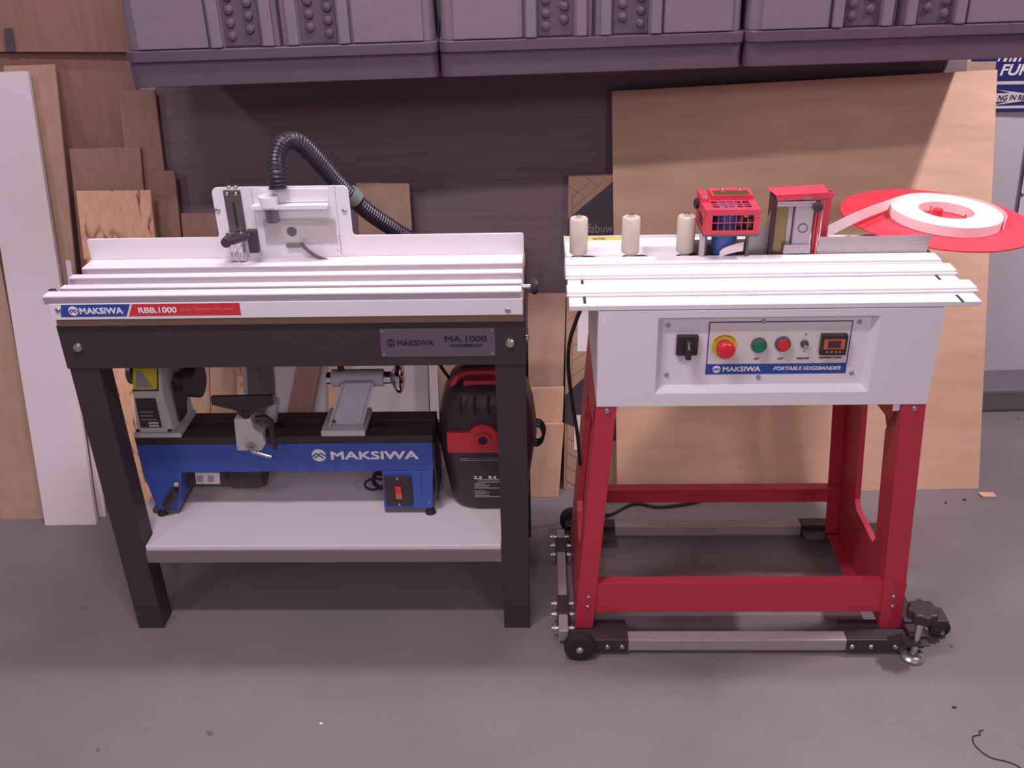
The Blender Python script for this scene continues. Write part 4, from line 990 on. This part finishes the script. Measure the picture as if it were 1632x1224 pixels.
    MB().cyl((.962, 2.290, .872), (.962, 2.290, .9155), .02).build('disc_bearing', M_gun, r)
edgebander()

def tape_roll():
    ti = V((.0412, -.0176, 1)).normalized(); ux = V((1, 0, -.0412)).normalized(); uy = ti.cross(ux)
    c = V((.975, 2.275, .9189)); r = thing('edge_band_roll', 'roll of white edge banding lying on the red disc', 'edge band roll', c)
    hh = .025
    MB().ring(c, ti, .127, .0635, hh, 96).build('wound_core', M_tape, r, bev=.001)
    # the loose outer turn that runs off towards the glue head
    at = lambda t, rad: c+ux*(rad*math.cos(t)+.006)+uy*(rad*math.sin(t)+.004)
    pts = [at(math.radians(-35+i*4), 1*(.128)+.008*math.sin(min(1, i/30)*PI)) for i in range(0, 39)]
    e1 = P(1314, 381, 2.10)
    pts.append(P(1411, 334, 2.27).lerp(pts[-1], .5))
    a = pts[-1]; m = P(1368, 353, 2.20)
    for p in spline([a, m, e1], 6)[1:]: pts.append(p)
    n = len(pts); up = [p+ti*(hh if i < n-12 else hh+.006*(i-(n-12))/12) for i, p in enumerate(pts)]
    MB().sheet(pts, up, .0009, (0, 1, .0)).build('loose_band', M_tape, r)
tape_roll()

# ------------------------------------------------------------------ mobile base under the edgebander
def mobile_base():
    r = thing('mobile_base', 'black and grey wheeled mobile base under the red legs', 'mobile base', (.47, 2.0, 0))
    yF0, yF1, yR0, yR1 = 1.765, 1.804, 2.222, 2.258; xL0, xL1, xR0, xR1 = .030, .060, .880, .910; z0, z1 = .008, .048
    bx('tube', M_grey, r, .10, .86, yF0+.003, yF1-.003, z0+.003, z1-.003, bev=.003)
    bx('tube', M_grey, r, .10, .86, yR0+.003, yR1-.003, z0+.003, z1-.003, bev=.003)
    bx('tube', M_grey, r, xL0+.003, xL1-.003, 1.80, 2.215, z0+.003, z1-.003, bev=.003)
    bx('tube', M_grey, r, xR0+.003, xR1-.003, 1.80, 2.215, z0+.003, z1-.003, bev=.003)
    # corner brackets: sleeve along x, sleeve along y, and a rest plate for the machine foot
    for sx in (0, 1):
        for sy in (0, 1):
            b = MB(); xa, xb = (.062, .2) if sx == 0 else (.722, .868)
            ya, yb_ = (yF0, yF1) if sy == 0 else (yR0, yR1); xo, xp = (xL0, xL1) if sx == 0 else (xR0, xR1)
            b.box(xa, xb, ya, yb_, z0, z1)
            if sy == 0: b.box(xo, xp, 1.86, 1.93, z0-.001, z1+.001); b.box(xa if sx == 0 else xa, xb, yb_, yb_+.05, .030, .034)
            else: b.box(xo, xp, 2.11, 2.17, z0-.001, z1+.001); b.box(xa, xb, ya-.05, ya, .031, .0355)
            br = b.build('corner_bracket', M_blk, r, bev=.002)
            for xx in ((.11, .15, .185) if sx == 0 else (.735, .78, .838)):
                if sy == 0: bolt(br, (xx, ya, .027), (0, -1, 0), .0065, M_zinc)
                else: bolt(br, (xx, ya, .027), (0, -1, 0), .0055, M_gun)
            if sx == 0:
                for yy in ((1.825, 1.875, 1.915) if sy == 0 else (2.115, 2.155, 2.195)):
                    MB().cyl((xL0-.014, yy, .032), (xL1+.012, yy, .032), .0038, n=10).lathe((xL0-.008, yy, .032), (1, 0, 0), [(.007, 0), (.007, .006)], 6).lathe((xL1+.002, yy, .032), (1, 0, 0), [(.007, 0), (.007, .006)], 6).build('bolt', M_zinc, br)
    # end caps joining side tubes to the corner
    # wheels at the left corners
    for yy, lab in ((1.755, 0), (2.268, 1)):
        wx = .082; wr = .0375
        wh = MB().lathe((wx, yy-.012, wr), (0, 1, 0), [(.030, 0), (.0365, .002), (.0375, .006), (.0375, .020), (.0365, .024), (.030, .026)], 36).build('wheel', M_rub, r)
        MB().lathe((wx, yy-.012, wr), (0, -1, 0), [(.009, 0), (.009, .003), (.006, .006), (0, .007)], 16).build('axle_bolt', M_zinc, wh)
        if lab == 0: bx('axle_plate', M_blk, r, .060, .104, 1.768, 1.797, .012, .050, bev=.003)
        else: bx('axle_plate', M_blk, r, .060, .104, 2.222, 2.254, .012, .050, bev=.003)
    # right corners: outrigger plate with caster, and screw foot
    for yy, s in ((1.81, 1), (2.21, -1)):
        bx('outrigger', M_blk, r, .868, .975, yy-.0 if s > 0 else yy-.05, yy+.05 if s > 0 else yy, .058, .066, bev=.002)
        if s > 0:
            MB().prism([(.868, 1.765, .020), (.905, 1.765, .020), (.918, 1.765, .050), (.905, 1.765, .060), (.868, 1.765, .060)], (0, .045, 0)).build('outrigger_cheek', M_blk, r, bev=.002)
        cy_ = yy+.025*s; cxx = .955
        bx('caster_fork', M_blk, r, cxx-.018, cxx+.018, cy_-.020, cy_-.016, .018, .058, bev=.002); bx('caster_fork', M_blk, r, cxx-.018, cxx+.018, cy_+.016, cy_+.020, .018, .058, bev=.002)
        cw = MB().lathe((cxx+.012, cy_-.012, .0252), (0, 1, 0), [(.02, 0), (.0245, .003), (.0252, .006), (.0252, .018), (.0245, .021), (.02, .024)], 28).build('caster_wheel', M_rub, r)
        MB().cyl((cxx+.012, cy_-.024, .0252), (cxx+.012, cy_+.024, .0252), .005).build('axle_bolt', M_zinc, cw)
        if s < 0: continue
        fx, fy = .879, 1.757
        MB().lathe((fx, fy, 0), (0, 0, 1), [(.026, 0), (.0285, .003), (.0285, .009), (.022, .015), (.009, .018)], 28).build('foot_pad', M_zinc, r)
        MB().cyl((fx, fy, .013), (fx+.004, fy+.006*s, .125), .0085, n=20).build('foot_screw', M_chrome, r)
        bx('foot_nut_plate', M_blk, r, fx-.03, fx+.03, min(fy-.014, fy+.014), fy+.02 if s > 0 else fy+.016, .046, .052, bev=.002)
        b = MB(); n = 48; pts = []
        for i in range(n):
            t = 2*PI*i/n; q = .034+.0035*math.cos(t*8); pts.append((fx+.004+q*math.cos(t), fy+.006*s+q*math.sin(t), .120))
        kn = b.prism(pts, (0, 0, .028)); MB().cyl((fx+.004, fy+.006*s, .108), (fx+.004, fy+.006*s, .121), .016, .026).build('knob_neck', M_blkp, r)
        b.build('foot_knob', M_blkp, r, bev=.005, seg=3)
mobile_base()

# ------------------------------------------------------------------ bits on the floor
p = [PZ(1558, 787, 0), PZ(1582, 787, 0), PZ(1588, 794, 0), PZ(1566, 794, 0)]
tag(MB().prism([V((q.x, q.y, .0005)) for q in p][::-1], (0, 0, .006)).build('wood_offcut', M_pine, bev=.0005), 'small pale wood offcut on the floor right of the plywood sheet', 'offcut')
q = [PZ(x, y, .0015) for x, y in ((1567, 1164), (1561, 1165), (1562, 1171), (1556, 1172), (1550, 1175), (1553, 1186), (1562, 1196), (1573, 1204), (1584, 1209), (1598, 1212), (1612, 1216), (1624, 1222), (1636, 1231))]
tag(MB().tube(spline(q, 5), .0013, 8).build('wire_scrap', M_rub), 'thin dark wire scrap on the floor at bottom right', 'wire')
for (px, py, s, lab) in ((1521, 1128, .004, 'dark crumb of debris on the floor above the wire scrap'), (1537, 797, .005, 'dark speck of debris near the wood offcut'), (1507, 802, .003, 'tiny dark speck left of the debris by the offcut'), (1452, 781, .012, 'dark flake lying under the plywood sheet edge'), (512, 1154, .003, 'small pale crumb on the floor in front of the workbench')):
    c = PZ(px, py, 0); b = MB(); n = 7
    pts = [(c.x+s*random.uniform(.6, 1.2)*math.cos(2*PI*i/n)*1.4, c.y+s*random.uniform(.6, 1.2)*math.sin(2*PI*i/n), .0003) for i in range(n)]
    b.prism(pts, (0, 0, .0022)); tag(b.build('debris', M_rub if 'pale' not in lab else M_lam), lab, 'debris')
